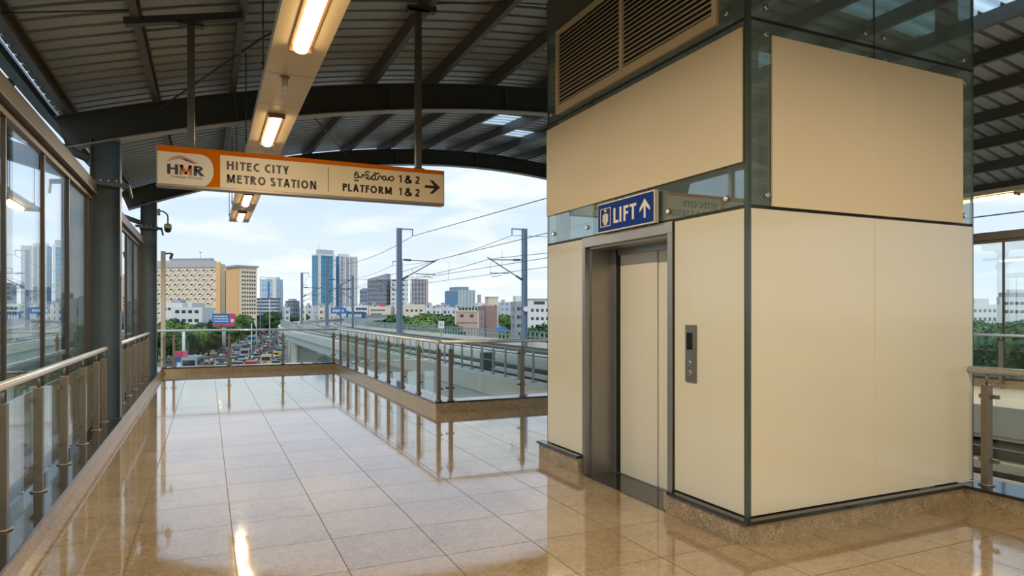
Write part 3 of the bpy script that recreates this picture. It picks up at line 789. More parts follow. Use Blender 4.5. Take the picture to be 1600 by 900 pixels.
MB().box(-1.42, -1.05, YB - .115, YB + .115, 3.51, 3.54).build('band', M['black'], root); MB().box(-1.42, -1.05, YB - .115, YB + .115, 3.58, 3.595).build('cable', M['black'], root)
root = thing('lamp_post', (-1.12, 19.75, -.45), 'slim cream post with a small dark lamp head just beyond the far railing corner', 'lamp post')
MB().box(-1.11, -1.0, 19.7, 19.81, -.45, 3.2).build('post', pbr('cream_post_paint', '#c3b199', .5), root, bevel=.008)
MB().tube([(-1.0, 19.75, 3.14), (-.87, 19.72, 3.15), (-.84, 19.7, 3.1)], .022, 8).build('arm', M['black'], root)
MB().bar((-.84, 19.71, 3.14), (-.88, 19.66, 3.0), .05, .05).build('lamp_head', M['black'], root)
root = thing('notice_plate', (-1.04, 10.38, 1.6), 'thin pale notice plate fixed on the flange of the nearer column', 'notice plate')
MB().box(-1.056, -1.046, 10.32, 10.48, 1.62, 2.08).build('plate', pbr('pale_pink_plate', '#b9a498', .5), root)
for z in (1.66, 2.04): MB().lathe([(.008, 0), (.008, .006)], (-1.046, 10.4, z), 8, axis='x').build('screw', M['bolt'], root)

# ================================================================== LIFT
LX0, LX1, LY0, LY1 = 3.40, 5.92, 3.51, 6.49
LT = 5.0
ZS, ZM = 2.335, 3.645        # glass joints
lift = thing('lift_enclosure', ((LX0 + LX1) / 2, (LY0 + LY1) / 2, 0), 'tall lift shaft clad in cream panels and green glass on a granite base', 'lift')
# granite base (front interrupted by the doorway)
b = MB(); b.box(3.345, LX0 + .3, LY0 - .055, 4.37, 0, .145); b.box(LX0 + .3, 5.7, LY0 - .055, LY0 + .3, 0, .145)
b.build('granite_base', M['plinth'], lift)
MB().box(3.345, LX0 + .3, 5.725, LY1 + .10, 0, .145).build('granite_base', M['plinth'], lift)
c = MB(); c.box(3.325, LX0 + .02, LY0 - .075, 4.314, .145, .172); c.box(LX0 + .02, 5.685, LY0 - .075, LY0 + .02, .145, .172)
c.build('stone_cap', M['cap'], lift, bevel=.003)
MB().box(3.325, LX0 + .03, 5.727, LY1 + .12, .145, .172).build('stone_cap', M['cap'], lift, bevel=.003)
# lower cream panels
G = .008
def panel_front(y0, y1, z0, z1_, mat, name='panel', x=LX0, t=.012):
    return MB().box(x, x + t, y0, y1, z0, z1_).build(name, M[mat], lift, bevel=.0015)
panel_front(LY0 + .035, 4.30, .18, ZS - .012, 'cream', 'front_panel')
panel_front(5.735, LY1 - .005, .18, ZS - .012, 'cream', 'front_panel')
MB().box(LX0 + .035, 4.69 - .002, LY0, LY0 + .012, .18, ZS - .012).build('side_panel', M['cream'], lift, bevel=.0015)
MB().box(4.69 + .002, LX1 - .012, LY0, LY0 + .012, .18, ZS - .012).build('side_panel', M['cream'], lift, bevel=.0015)
MB().box(4.684, 4.696, LY0 - .0015, LY0 + .01, .18, ZS - .012).build('panel_seam', M['creammatt'], lift)
MB().box(4.684, 4.696, LY0 - .0235, LY0 - .02, ZS + .008, 3.545).build('panel_seam', M['cream'], lift)
# dark joints and corner trim
j = MB(); j.box(LX0 + .004, LX0 + .03, LY0 + .01, LY1, ZS - .012, ZS + .010); j.box(LX0 + .004, LX1, LY0 + .006, LY0 + .03, ZS - .012, ZS + .010)
j.box(LX0 + .004, LX0 + .03, LY0 + .01, LY1, ZM - .010, ZM + .010); j.box(LX0 + .004, LX1, LY0 + .006, LY0 + .03, ZM - .010, ZM + .010)
j.build('joint', M['dark'], lift)
e = MB(); e.box(LX0 + .001, LX0 + .03, LY0 + .001, LY0 + .03, .172, LT); e.build('corner_trim', M['glassedge'], lift)
MB().box(LX1 - .014, LX1, LY0, LY0 + .02, .172, LT).build('corner_trim', M['glassedge'], lift)
MB().box(LX0, LX0 + .02, LY1 - .012, LY1, .172, LT).build('corner_trim', M['glassedge'], lift)
# green glass panes above
def gpane(x0, x1, y0, y1, z0, z1_):
    MB().box(x0, x1, y0, y1, z0, z1_).build('glass_pane', M['liftglass'], lift)
gpane(LX0, LX0 + .012, LY0 + .035, LY1 - .014, ZS + .012, ZM - .012)
gpane(LX0, LX0 + .012, LY0 + .035, LY1 - .014, ZM + .012, LT)
gpane(LX0 + .035, 4.69 - .005, LY0, LY0 + .012, ZS + .012, ZM - .012)
gpane(4.69 + .005, LX1 - .016, LY0, LY0 + .012, ZS + .012, ZM - .012)
gpane(LX0 + .035, 4.69 - .005, LY0, LY0 + .012, ZM + .012, LT)
gpane(4.69 + .005, LX1 - .016, LY0, LY0 + .012, ZM + .012, LT)
MB().box(4.69 - .005, 4.69 + .005, LY0 + .002, LY0 + .012, ZS, LT).build('glass_joint', M['dark'], lift)
gpane(LX1 - .012, LX1, LY0 + .02, LY1 - .02, .18, LT)
gpane(LX0 + .02, LX1 - .02, LY1 - .012, LY1, .18, LT)
# shaft frame behind the glass
s = MB()
for x, y in ((LX0 + .12, LY0 + .14), (LX1 - .14, LY0 + .14), (LX0 + .12, LY1 - .14), (LX1 - .14, LY1 - .14)):
    s.box(x - .06, x + .06, y - .06, y + .06, 0, LT)
for z in (ZS - .1, ZM - .12, LT - .1):
    s.box(LX0 + .06, LX0 + .18, LY0 + .08, LY1 - .08, z, z + .12); s.box(LX1 - .2, LX1 - .08, LY0 + .08, LY1 - .08, z, z + .12)
    s.box(LX0 + .06, LX1 - .08, LY0 + .08, LY0 + .2, z, z + .12); s.box(LX0 + .06, LX1 - .08, LY1 - .2, LY1 - .08, z, z + .12)
s.build('shaft_frame', M['shaft'], lift)
MB().box(LX0 + .40, LX1 - .25, LY0 + .3, LY1 - .3, .0, 3.3).build('lift_car', M['shaft'], lift)
# cream sheets fixed in front of the glass
MB().box(LX0 - .02, LX0 - .004, 3.545, LY1 - .015, 2.645, 3.585).build('upper_front_panel', M['creammatt'], lift, bevel=.002)
u = MB(); u.box(3.61, 5.745, LY0 - .022, LY0 - .004, ZS + .008, 3.545); u.build('upper_side_panel', M['creammatt'], lift, bevel=.002)
# louvre
lv = (3.79, 6.25, 3.70, 4.58)
f = MB(); x_ = LX0 - .03; w_ = .05
f.box(x_, LX0 - .002, lv[0], lv[1], lv[2], lv[2] + w_ * 1.6); f.box(x_, LX0 - .002, lv[0], lv[1], lv[3] - w_, lv[3])
f.box(x_, LX0 - .002, lv[0], lv[0] + w_, lv[2] + w_ * 1.6, lv[3] - w_); f.box(x_, LX0 - .002, lv[1] - w_, lv[1], lv[2] + w_ * 1.6, lv[3] - w_)
f.box(x_, LX0 - .002, 5.0, 5.05, lv[2] + w_ * 1.6, lv[3] - w_)
lo = f.build('louvre', M['louvre'], lift)
MB().box(LX0 - .006, LX0 - .003, lv[0] + .01, lv[1] - .01, lv[2] + .01, lv[3] - .01).build('louvre_backing', M['dark'], lo)
sl = MB()
n = 17
for k in range(n):
    z = lv[2] + .095 + k * (lv[3] - lv[2] - .16) / n
    for a, c_ in ((lv[0] + w_, 5.0), (5.05, lv[1] - w_)):
        sl.prism([(x_ + .002, z), (x_ + .022, z + .026), (x_ + .024, z + .023), (x_ + .004, z - .003)], lambda u, v, t: (u, t, v), a, c_)
sl.build('louvre_slats', M['louvre'], lo)
MB().box(LX0 - .012, LX0 - .003, 3.9, LY1, 4.60, LT).build('upper_cladding', M['clad'], lift)
MB().box(LX0, LX1, LY0, LY1, LT, LT + .05).build('top_cover', M['clad'], lift) if False else None
# glass bolts
def boltf(y, z):
    MB().lathe([(.022, 0), (.022, -.012), (.017, -.018)], (LX0 - .001, y, z), 14, axis='x').build('glass_bolt', M['bolt'], lift)
def bolts(x, z):
    MB().lathe([(.022, 0), (.022, -.012), (.017, -.018)], (x, LY0 - .001, z), 14, axis='y').build('glass_bolt', M['bolt'], lift)
for y, z in ((3.71, 3.75), (3.71, 2.415), (4.37, 2.415), (5.64, 2.43), (6.33, 2.44), (6.4, 3.75)): boltf(y, z)
for x, z in ((3.565, 3.74), (3.565, 3.55), (4.58, 3.735), (4.79, 3.735), (5.775, 3.72), (5.785, 3.53), (3.575, 2.42), (5.785, 2.41), (4.58, 3.553), (4.79, 3.553)): bolts(x, z)
# door frame, leaves, threshold
DX = 3.72
fr = lift
d = MB(); d.box(LX0 - .016, LX0 + .02, 4.315, 5.72, 2.235, ZS - .005)
d.build('door_header', M['jamb'], fr, bevel=.002)
for a, c_ in ((4.315, 4.375), (5.665, 5.72)):
    MB().box(LX0 - .016, LX0 + .05, a, c_, 0, 2.235).build('door_jamb', M['jamb'], fr, bevel=.002)
MB().box(LX0 + .02, DX - .03, 4.355, 4.375, 0, 2.235).build('door_reveal', M['jamb'], fr)
MB().box(LX0 + .05, DX - .03, 5.64, 5.665, 0, 2.235).build('door_reveal', M['jamb'], fr)
MB().box(LX0 + .02, DX - .03, 4.375, 5.64, 2.215, 2.235).build('door_soffit', M['jamb'], fr)
MB().box(DX - .03, DX - .005, 5.585, 5.64, 0, 2.215).build('inner_jamb', M['jamb'], fr, bevel=.002)
MB().box(DX - .012, DX - .004, 5.545, 5.585, 0, 2.215).build('inner_jamb', M['dark'], fr)  # near-black strip standing in for the shaded slit between jamb and leaf
MB().box(DX - .03, DX - .005, 4.375, 5.545, 2.16, 2.215).build('door_track', M['jamb'], fr)
MB().box(DX, DX + .02, 4.955, 5.546, .012, 2.17).build('door_leaf', M['door'], fr, bevel=.002)
MB().box(DX + .012, DX + .032, 4.36, 4.949, .012, 2.17).build('door_leaf', M['door'], fr, bevel=.002)
MB().box(DX + .035, DX + .04, 4.36, 5.64, 0, 2.3).build('door_backing', M['dark'], fr)
MB().box(3.345, DX + .03, 4.34, 5.66, -.002, .006).build('threshold', M['cap'], fr)
MB().box(DX - .02, DX + .03, 4.375, 5.64, .006, .012).build('sill_rail', M['jamb'], fr)
# wall lining behind panels so that no light leaks through the shaft base
w = MB(); w.box(LX0 + .03, LX0 + .05, 5.73, LY1 - .02, .17, ZS - .1); w.box(LX0 + .03, LX0 + .05, LY0 + .02, 4.31, .17, ZS - .1)
w.build('panel_backing', M['shaft'], lift)

# LIFT sign
SX = 3.335
ls = thing('lift_sign', (SX + .03, 4.915, 2.335), 'small blue sign reading LIFT with an up arrow, above the lift door', 'sign')
MB().box(SX + .002, LX0 - .02, 4.478, 5.352, 2.335, 2.607).build('case', M['white'], ls, bevel=.003)
def lplate(poly, name, mat, off, th=.0015):
    MB().prism(poly, lambda u, v, t: (SX - t, 4.915 - u, v), off, off + th).build(name, M[mat], ls)
H = .437
rc = lambda u0, u1, v0, v1: [(u0, v0), (u1, v0), (u1, v1), (u0, v1)]
lplate(rc(-H + .012, H - .012, 2.347, 2.595), 'face', 'blue', -.001, .002)
def ltext(s_, size, u0, z, width, bold):
    text_mb(s_, size, lambda u, v, w: (SX - .001 - w, 4.915 - (u0 + u), z + v), bold, width=width, extrude=.0006).build('lettering', M['white'], ls, normals=False)
stroke_text('LIFT', .135, lambda u, v, w: (SX - .001 - w, 4.915 - (-.165 + u), 2.40 + v), .335, .19, .2).build('lettering', M['white'], ls)
ua = .305
lplate([(ua - .013, 2.39), (ua + .013, 2.39), (ua + .013, 2.49), (ua + .072, 2.445), (ua + .072, 2.475), (ua, 2.553), (ua - .072, 2.475), (ua - .072, 2.445), (ua - .013, 2.49)], 'arrow', 'white', .001)
def outline(u0, u1, v0, v1, t, name):
    m_ = MB()
    for q in (rc(u0, u1, v0, v0 + t), rc(u0, u1, v1 - t, v1), rc(u0, u0 + t, v0 + t, v1 - t), rc(u1 - t, u1, v0 + t, v1 - t)):
        m_.prism(q, lambda u, v, tt: (SX - tt, 4.915 - u, v), .001, .0025)
    m_.build(name, M['white'], ls)
outline(-.385, -.215, 2.385, 2.555, .007, 'icon_frame')
m_ = MB()
m_.prism([(-.30 + .018 * math.cos(a), 2.53 + .014 * math.sin(a)) for a in [2 * PI * k / 16 for k in range(16)]], lambda u, v, tt: (SX - tt, 4.915 - u, v), .001, .0025)
for u0, u1, v0, v1 in ((-.345, -.333, 2.425, 2.495), (-.267, -.255, 2.425, 2.495), (-.327, -.304, 2.40, 2.505), (-.296, -.273, 2.40, 2.505)):
    m_.prism(rc(u0, u1, v0, v1), lambda u, v, tt: (SX - tt, 4.915 - u, v), .001, .0025)
m_.build('icon_figure', M['white'], ls)

# call panel
cp = thing('lift_call_panel', (LX0, 4.095, 1.06), 'narrow steel call panel with a black display and two buttons beside the lift door', 'lift call panel')
MB().box(LX0 - .014, LX0 - .001, 4.035, 4.155, 1.06, 1.50).build('plate', M['cop'], cp, bevel=.002)
MB().box(LX0 - .016, LX0 - .012, 4.07, 4.135, 1.31, 1.44).build('display', M['display'], cp)
a = MB()
for q in ((4.088, 4.094, 1.345, 1.385), (4.094, 4.102, 1.352, 1.358), (4.094, 4.102, 1.375, 1.381)): a.box(LX0 - .0168, LX0 - .0155, *q)
a.build('display_digit', M['red'], cp)
for z in (1.205, 1.13):
    bt = MB().lathe([(.020, 0), (.020, -.004), (.017, -.006)], (LX0 - .013, 4.1, z), 18, axis='x').build('button', M['bolt'], cp)
    MB().lathe([(.012, 0), (.012, -.001)], (LX0 - .0192, 4.1, z), 14, axis='x').build('button_mark', M['cop'], bt)

# ================================================================== OUTSIDE
GZ = -9.0
def cx(y): return .0017 * max(0, y - 70) ** 2
o = MB().box(-900, 1100, -300, 1500, GZ - .4, GZ - .05).build('ground', M['ground'], origin=(0, 0, GZ)); struct(o, 'city ground below the station', 'ground')

# viaduct
YS = [-9, 0, 12] + [20 + 10 * k for k in range(22)]
def strip(sec, y_list, off=0.0):
    """sec: closed list (x, z); follows the viaduct curve"""
    m_ = MB(); n = len(sec); 
    for y in y_list:
        for x, z in sec: m_.v.append(Vector((x + cx(y), y, z)))
    for i in range(len(y_list) - 1):
        for k in range(n):
            m_.f.append((i * n + k, i * n + (k + 1) % n, (i + 1) * n + (k + 1) % n, (i + 1) * n + k)); m_.mi.append(0); m_.sm.append(False); m_.uv.append(None)
    for b in (0, (len(y_list) - 1) * n):
        m_.f.append(tuple(range(b, b + n))); m_.mi.append(0); m_.sm.append(False); m_.uv.append(None)
    return m_
via = thing('rail_viaduct', (12.7, 60, GZ), 'long concrete metro viaduct curving away beyond the right railing', 'viaduct')
strip([(7.9, -.62), (17.7, -.62), (17.7, -.9), (7.9, -.9)], YS).build('deck', M['deck'], via)
strip([(7.62, -.30), (8.25, -.30), (8.25, -.85), (7.62, -.85)], YS).build('kerb', M['concl'], via)
strip([(7.70, -.85), (8.2, -.85), (8.2, -1.5), (7.78, -1.5)], YS).build('fascia', M['conc'], via)
strip([(8.2, -.9), (17.4, -.9), (15.2, -2.4), (10.0, -2.4)], YS).build('box_girder', M['conc'], via)
strip([(10.25, .02), (10.5, .02), (10.5, -.62), (10.25, -.62)], YS[2:]).build('cable_wall', M['concl'], via)
strip([(17.75, -.2), (18.0, -.2), (18.0, -.9), (17.75, -.9)], YS).build('far_kerb', M['concl'], via)
strip([(17.78, .75), (17.95, .75), (17.95, -.2), (17.78, -.2)], [80 + 10 * k for k in range(16)]).build('noise_wall', M['bgrey'], via)
for a, b in ((11.6, 13.0), (14.6, 16.0), (8.6, 10.0)):
    for x in (a, b):
        strip([(x - .04, -.30), (x + .04, -.30), (x + .04, -.44), (x - .04, -.44)], YS if a < 9 else YS[2:]).build('rail', M['rail'], via)
        strip([(x - .28, -.44), (x + .28, -.44), (x + .28, -.62), (x - .28, -.62)], YS if a < 9 else YS[2:]).build('rail_plinth', M['concl'], via)
for y in (30, 63, 97, 131, 165):
    p = MB(); x = 12.05 + cx(y)*.5
    p.prism([(x - 1.25, -3.2), (x + 1.25, -3.2), (x + 2.6, -2.4), (x - 2.0, -2.4)], lambda u, v, t: (u, t, v), y - 1.2, y + 1.2)
    p.box(x - 1.25, x + 1.25, y - 1.1, y + 1.1, GZ, -3.2); p.build('pier', M['concl'], via)
    q = MB().tube([(x - 1.3, y - 1.2, GZ), (x - 1.3, y - 1.2, -3)], .12, 8); q.build('drain_pipe', M['conc'], via)

# near parapet fence of the viaduct
fn = thing('viaduct_fence', (8.0, 40, -.3), 'grey green fence of thin posts on the near kerb of the viaduct', 'fence')
ys = [11.5 + .92 * k for k in range(95)]
for y in ys:
    p = MB(); x = 8.0 + cx(y)
    p.box(x - .025, x + .025, y - .03, y + .03, -.3, .55); p.box(x - .09, x + .09, y - .09, y + .09, -.3, -.285)
    p.build('fence_post', M['fence'], fn)
strip([(7.985, .55), (8.015, .55), (8.015, .58), (7.985, .58)], [11 + 4 * k for k in range(24)]).build('top_rail', M['fence'], fn)
strip([(7.992, .1), (8.008, .1), (8.008, .12), (7.992, .12)], [11 + 4 * k for k in range(24)]).build('middle_rail', M['fence'], fn)
ff = thing('viaduct_fence', (17.9, 55, -.2), 'grey green railing of square bars along the far edge of the viaduct', 'fence')
for k in range(96):
    y = 24 + .62 * k; x = 17.9
    MB().box(x - .04, x + .04, y - .04, y + .04, -.2, .42).build('fence_post', M['fence'], ff)
for z in (.42, .12): strip([(17.86, z), (17.94, z), (17.94, z - .05), (17.86, z - .05)], [20, 40, 60, 80, 84]).build('top_rail' if z > .3 else 'middle_rail', M['fence'], ff)
tb = thing('track_board', (17.8, 41.6, -.2), 'small white trackside board standing at the far fence of the viaduct', 'track sign')
pb = at(689.5, 507, 45.5); zz = .62
MB().box(pb.x - .2, pb.x + .2, pb.y - .02, pb.y + .02, .48, .98).build('board', M['bwhite'], tb); MB().box(pb.x - .03, pb.x + .03, pb.y + .02, pb.y + .06, -.2, .9).build('post', M['fence'], tb)
m_ = MB()
for q in ((-.1, -.06, .62, .86), (0, .08, .62, .67), (0, .08, .72, .77), (0, .08, .81, .86)): m_.box(pb.x + q[0], pb.x + q[1], pb.y - .026, pb.y - .02, q[2], q[3])
m_.build('board_mark', M['bdark'], tb)
tb.location = (0, 0, 0)
for ch in tb.children: ch.location = ORG['track_board']
# trackside cabinet
cb = thing('track_cabinet', (9.0, 21.5, -.62), 'small dark trackside cabinet between fence and rails', 'cabinet')
MB().box(8.45, 8.85, 20.7, 21.1, -.3, .22).build('body', M['bdark'], cb, bevel=.01); MB().box(8.42, 8.88, 20.67, 21.13, .22, .26).build('lid', M['conc'], cb)

# catenary masts and wires
def mast(y, side, label, top=6.6, thick=.27, second=True):
    x0 = (10.38 if side < 0 else 17.3) + cx(y); s = -side     # arm direction (towards track)
    root = thing('catenary_mast', (x0, y, -.6), label, 'catenary mast', 'catenary masts on the viaduct')
    p = MB(); h = thick / 2
    p.box(x0 - h, x0 + h, y - .012, y + .012, -.6, top); p.box(x0 - h, x0 - h + .03, y - h, y + h, -.6, top); p.box(x0 + h - .03, x0 + h, y - h, y + h, -.6, top)
    p.build('pole', M['mast'], root)
    a = MB(); a.bar((x0, y, top - .05), (x0 + s * .85, y, top - .05), .07, .07); a.bar((x0 + s * .82, y, top - .05), (x0 + s * .82, y, top - .42), .05, .05); a.build('top_bracket', M['mast'], root)
    c = MB(); c.tube([(x0 + s * .15, y, 4.72), (x0 + s * 2.25, y, 4.66)], .028, 8); c.tube([(x0 + s * .1, y, 3.5), (x0 + s * 2.4, y, 4.8)], .032, 8)
    c.tube([(x0 + s * 1.0, y, 3.9), (x0 + s * 2.25, y, 3.88)], .025, 8); c.tube([(x0 + s * 1.5, y, 3.76), (x0 + s * 2.1, y, 3.66)], .018, 6)
    c.build('cantilever', M['wire'], root)
    i = MB()
    i.tube([(x0 + s * .3, y, 4.715), (x0 + s * .72, y, 4.7)], .065, 8); i.tube([(x0 + s * .16, y, 3.535), (x0 + s * .55, y, 3.755)], .065, 8)
    i.build('insulator', M['bdark'], root)
    return root
LM = [(38.8, 'nearest catenary mast on the left of the tracks, arm pointing right'), (65, 'second catenary mast on the left of the tracks, at the corner of the far railing'), (88, 'third catenary mast on the left of the tracks, right of the pale blue building'), (126, 'farthest catenary mast on the left of the tracks')]
RM = [(36.0, 'catenary mast close to the lift with its arm pointing left'), (64, 'second catenary mast on the right of the tracks, in front of the grey block'), (92, 'third catenary mast on the right of the tracks'), (122, 'farthest catenary mast on the right of the tracks')]
for y, lb in LM: mast(y, -1, lb)
for y, lb in RM:
    r_ = mast(y, 1, lb)
    if y == 36.0: tag(MB().lathe([(.16, -.02), (.16, .02)], (17.3, y - .2, 1.78), 14, axis='y').build('round_marker', M['bwhite'], r_), 'small round white marker on the mast')
def wire(pts, r, label, name='overhead_wire'):
    m_ = MB().tube(pts, r, 6); return tag(m_.build(name, M['wire']), label, 'overhead wire')
def sag(x0s, ys, z, dz, n=6):
    out = []
    for (ya, yb) in zip(ys[:-1], ys[1:]):
        for k in range(n):
            t = k / n; y = ya + (yb - ya) * t
            out.append((x0s + cx(y), y, z - dz * 4 * t * (1 - t)))
    out.append((x0s + cx(ys[-1]), ys[-1], z)); return out
LY = [38.8, 65, 88, 126, 160]; RY = [36, 64, 92, 122, 160]
w1 = wire([(10.3, 17.7, 5.35)] + sag(11.2, LY, 6.15, .45), .016, 'feeder wire from the left mast tops rising to the roof edge')
w2 = wire([(15.3, 17.7, 3.95)] + sag(16.48, RY, 6.15, .45), .016, 'feeder wire between the right mast tops')
def caten(x, ys, lb1, lb2, z=4.72, zc=3.80):
    wire([(x, 17.7, z + .12 if x < 14 else 4.1)] + sag(x, ys, z, .35), .016, lb1)
    wire([(x, 17.7, zc)] + [(x + cx(y), y, zc) for y in ys[:1] + [50, 60, 70, 80, 90, 100, 110, 120, 130, 140, 150, 160]], .014, lb2)
    m_ = MB()
    for k in range(8):
        y = 21 + 7.5 * k; m_.tube([(x + cx(y), y, zc), (x + cx(y), y, z - .22)], .007, 5)
    tag(m_.build('wire_droppers', M['wire']), 'row of thin droppers joining the two wires above the %s track' % ('left' if x < 14 else 'right'), 'wire droppers')
caten(12.55, LY, 'upper carrying wire above the left track', 'lower contact wire above the left track')
caten(15.1, RY, 'upper carrying wire above the right track', 'lower contact wire above the right track')
wire([(14.9, 3.25, 3.62), (14.9, 10.35, 3.62)], .014, 'thin cable stretched above the opposite walkway, right of the lift')

# ------------------------------------------------------------------ roads
def gpt(px, py): 
    d = (GZ - EYE) * FPX / (HOR - py); p = at(px, py, d); return (p.x, p.y)
road = MB()
Lp = [(-60, 20), (-24, 60)] + [gpt(*q) for q in ((235, 592), (318, 566), (356, 546), (398, 527), (414, 521))]
Rp = [(14, 20), (20, 60)] + [gpt(*q) for q in ((500, 592), (488, 566), (482, 546), (466, 527), (463, 521))]
for i in range(len(Lp) - 1):
    road.face([(*Lp[i], GZ), (*Rp[i], GZ), (*Rp[i + 1], GZ), (*Lp[i + 1], GZ)])
    road.face([(*Lp[i], GZ - .2), (*Lp[i + 1], GZ - .2), (*Rp[i + 1], GZ - .2), (*Rp[i], GZ - .2)])
struct(road.build('road', M['asphalt'], origin=(0, 100, GZ)), 'grey asphalt road full of traffic below the station', 'road')

# vehicles -------------------------------------------------------------
paint = {k: pbr('paint_' + k, v, .3, coat=.3) for k, v in dict(white='#d9d9d6', silver='#a9adb0', black='#2c2e31', red='#b3272c', grey='#6d7277', yellow='#d3b53a', green='#5f8f3a', cream='#d8c79a', bluebus='#6f9ec4').items()}
M['tyre'] = pbr('tyre', '#1c1c1c', .8); M['skin'] = pbr('skin', '#8a5f45', .6)
def wheel(m_, x, y, r=.31, w=.2, mi=2): m_.lathe([(r, -w / 2), (r, w / 2)], (x, y, r), 12, m=mi, axis='x')
def car_mesh(L=4.1, W=1.7, Hh=1.5):
    m_ = MB()
    lo = [(-L/2, .28), (L/2, .28), (L/2, .72), (L/2 - .15, .86), (L*.22, .92), (-L*.44, .95), (-L/2, .85)]
    m_.prism(lo, lambda u, v, t: (t, u, v), -W/2, W/2, 0)
    hi = [(L*.24, .92), (L*.07, Hh - .05), (-L*.3, Hh), (-L*.45, .94)]
    m_.prism(hi, lambda u, v, t: (t, u, v), -W/2 + .1, W/2 - .1, 1)
    m_.box(-W/2 + .14, W/2 - .14, -L*.29, L*.06, Hh - .06, Hh + .01, 0)
    for sx in (-1, 1):
        for sy in (-.32, .3): wheel(m_, sx * (W/2 - .08), sy * L)
    m_.box(-W/2 + .1, -W/2 + .4, -L/2 - .02, -L/2, .6, .75, 3); m_.box(W/2 - .4, W/2 - .1, -L/2 - .02, -L/2, .6, .75, 3)
    return m_
def van_mesh(L=5.5, W=1.9, Hh=2.3):
    m_ = MB()
    pr = [(-L/2, .35), (L/2, .35), (L/2, 1.0), (L/2 - .5, 1.2), (L/2 - 1.0, Hh - .05), (-L/2, Hh)]
    m_.prism(pr, lambda u, v, t: (t, u, v), -W/2, W/2, 0)
    for sx in (-1, 1):
        m_.box(sx * (W/2 + .005) - .01, sx * (W/2 + .005) + .01, -L*.42, L*.25, Hh * .58, Hh * .85, 1)
        for sy in (-.32, .3): wheel(m_, sx * (W/2 - .1), sy * L, .36)
    m_.box(-W*.4, W*.4, -L/2 - .02, -L/2, Hh * .55, Hh * .85, 1)
    return m_
def auto_mesh():
    m_ = MB()
    pr = [(-1.3, .35), (1.0, .35), (1.3, .7), (1.15, 1.1), (-1.3, 1.0)]
    m_.prism(pr, lambda u, v, t: (t, u, v), -.65, .65, 0)
    m_.prism([(-1.3, 1.0), (1.1, 1.1), (.85, 1.72), (-1.2, 1.78), (-1.32, 1.6)], lambda u, v, t: (t, u, v), -.62, .62, 3)
    for sx in (-1, 1): wheel(m_, sx * .58, -.85, .22, .12)
    wheel(m_, 0, 1.0, .22, .12); m_.box(-.45, .45, -1.34, -1.3, 1.1, 1.5, 1)
    return m_
def scooter_mesh():
    m_ = MB()
    for y in (-.6, .6): m_.lathe([(.27, -.05), (.27, .05)], (0, y, .27), 12, m=2, axis='x')
    m_.prism([(-.75, .35), (.1, .3), (.45, .3), (.6, .85), (.5, .9), (.35, .45), (.1, .45), (-.1, .75), (-.75, .8)], lambda u, v, t: (t, u, v), -.16, .16, 0)
    m_.bar((-.32, .5, .98), (.32, .5, .98), .04, .04, m=2)
    m_.tube([(0, -.3, .78), (0, -.25, 1.0), (0, -.18, 1.25), (0, -.15, 1.4), (0, -.13, 1.47)], [.17, .18, .21, .15, .06], 10, m=1)
    m_.lathe([(.02, 1.45), (.1, 1.5), (.13, 1.6), (.12, 1.7), (.06, 1.76), (.01, 1.77)], (0, -.12, 0), 10, m=3)
    for sx in (-1, 1):
        m_.tube([(sx * .2, -.18, 1.36), (sx * .3, .1, 1.12), (sx * .28, .46, 1.02)], [.06, .05, .04], 7, m=1)
        m_.tube([(sx * .1, -.28, .82), (sx * .17, .12, .82), (sx * .15, .2, .36)], [.1, .08, .06], 7, m=2)
    return m_
gl = pbr('vehicle_glass', '#2a3238', .1)
tail = pbr('tail_light_red', '#8f1c1c', .4)
PROT = {}
def proto(kind, key, mesh, mats):
    if (kind, key) not in PROT: PROT[(kind, key)] = [mesh, mats, None]
proto_src = {'car': car_mesh(), 'van': van_mesh(), 'auto': auto_mesh(), 'scooter': scooter_mesh(), 'bus': van_mesh(9.5, 2.4, 3.0)}
first = {}
def vehicle(kind, colr, x, y, rz, label, cat, group, sc=1.0):
    key = (kind, colr)
    if key not in first:
        mats = [paint[colr], gl, M['tyre'], tail]
        if kind == 'auto': mats = [paint['yellow'] if colr == 'yellow' else paint['green'], gl, M['tyre'], paint[colr]]
        if kind == 'scooter': mats = [paint['black'], paint[colr], M['tyre'], paint['black']]
        nm = dict(car='car', van='van', auto='auto_rickshaw', scooter='scooter_rider', bus='bus')[kind]
        o = proto_src[kind].build(nm, mats, origin=(0, 0, 0)); first[key] = o
    else:
        o = first[key].copy(); COL.objects.link(o)
    o.location = (x, y, GZ); o.rotation_euler = (0, 0, rz); o.scale = (sc,) * 3
    ORG[o.name] = Vector((x, y, GZ)); tag(o, label, cat, group); return o
taken = []
def spot(px0, px1, py0, py1, gap):
    for _ in range(300):
        py = R.uniform(py0, py1); t = (py - py0) / max(.01, py1 - py0)
        px = R.uniform(px0, px1); x, y = gpt(px, py)
        if all(abs(x - a) > gap[0] * .5 + g[0] * .5 or abs(y - b) > gap[1] * .5 + g[1] * .5 for a, b, g in taken):
            taken.append((x, y, gap)); return x, y
    return None
def heading(x, y): return -math.atan2(18, 125)
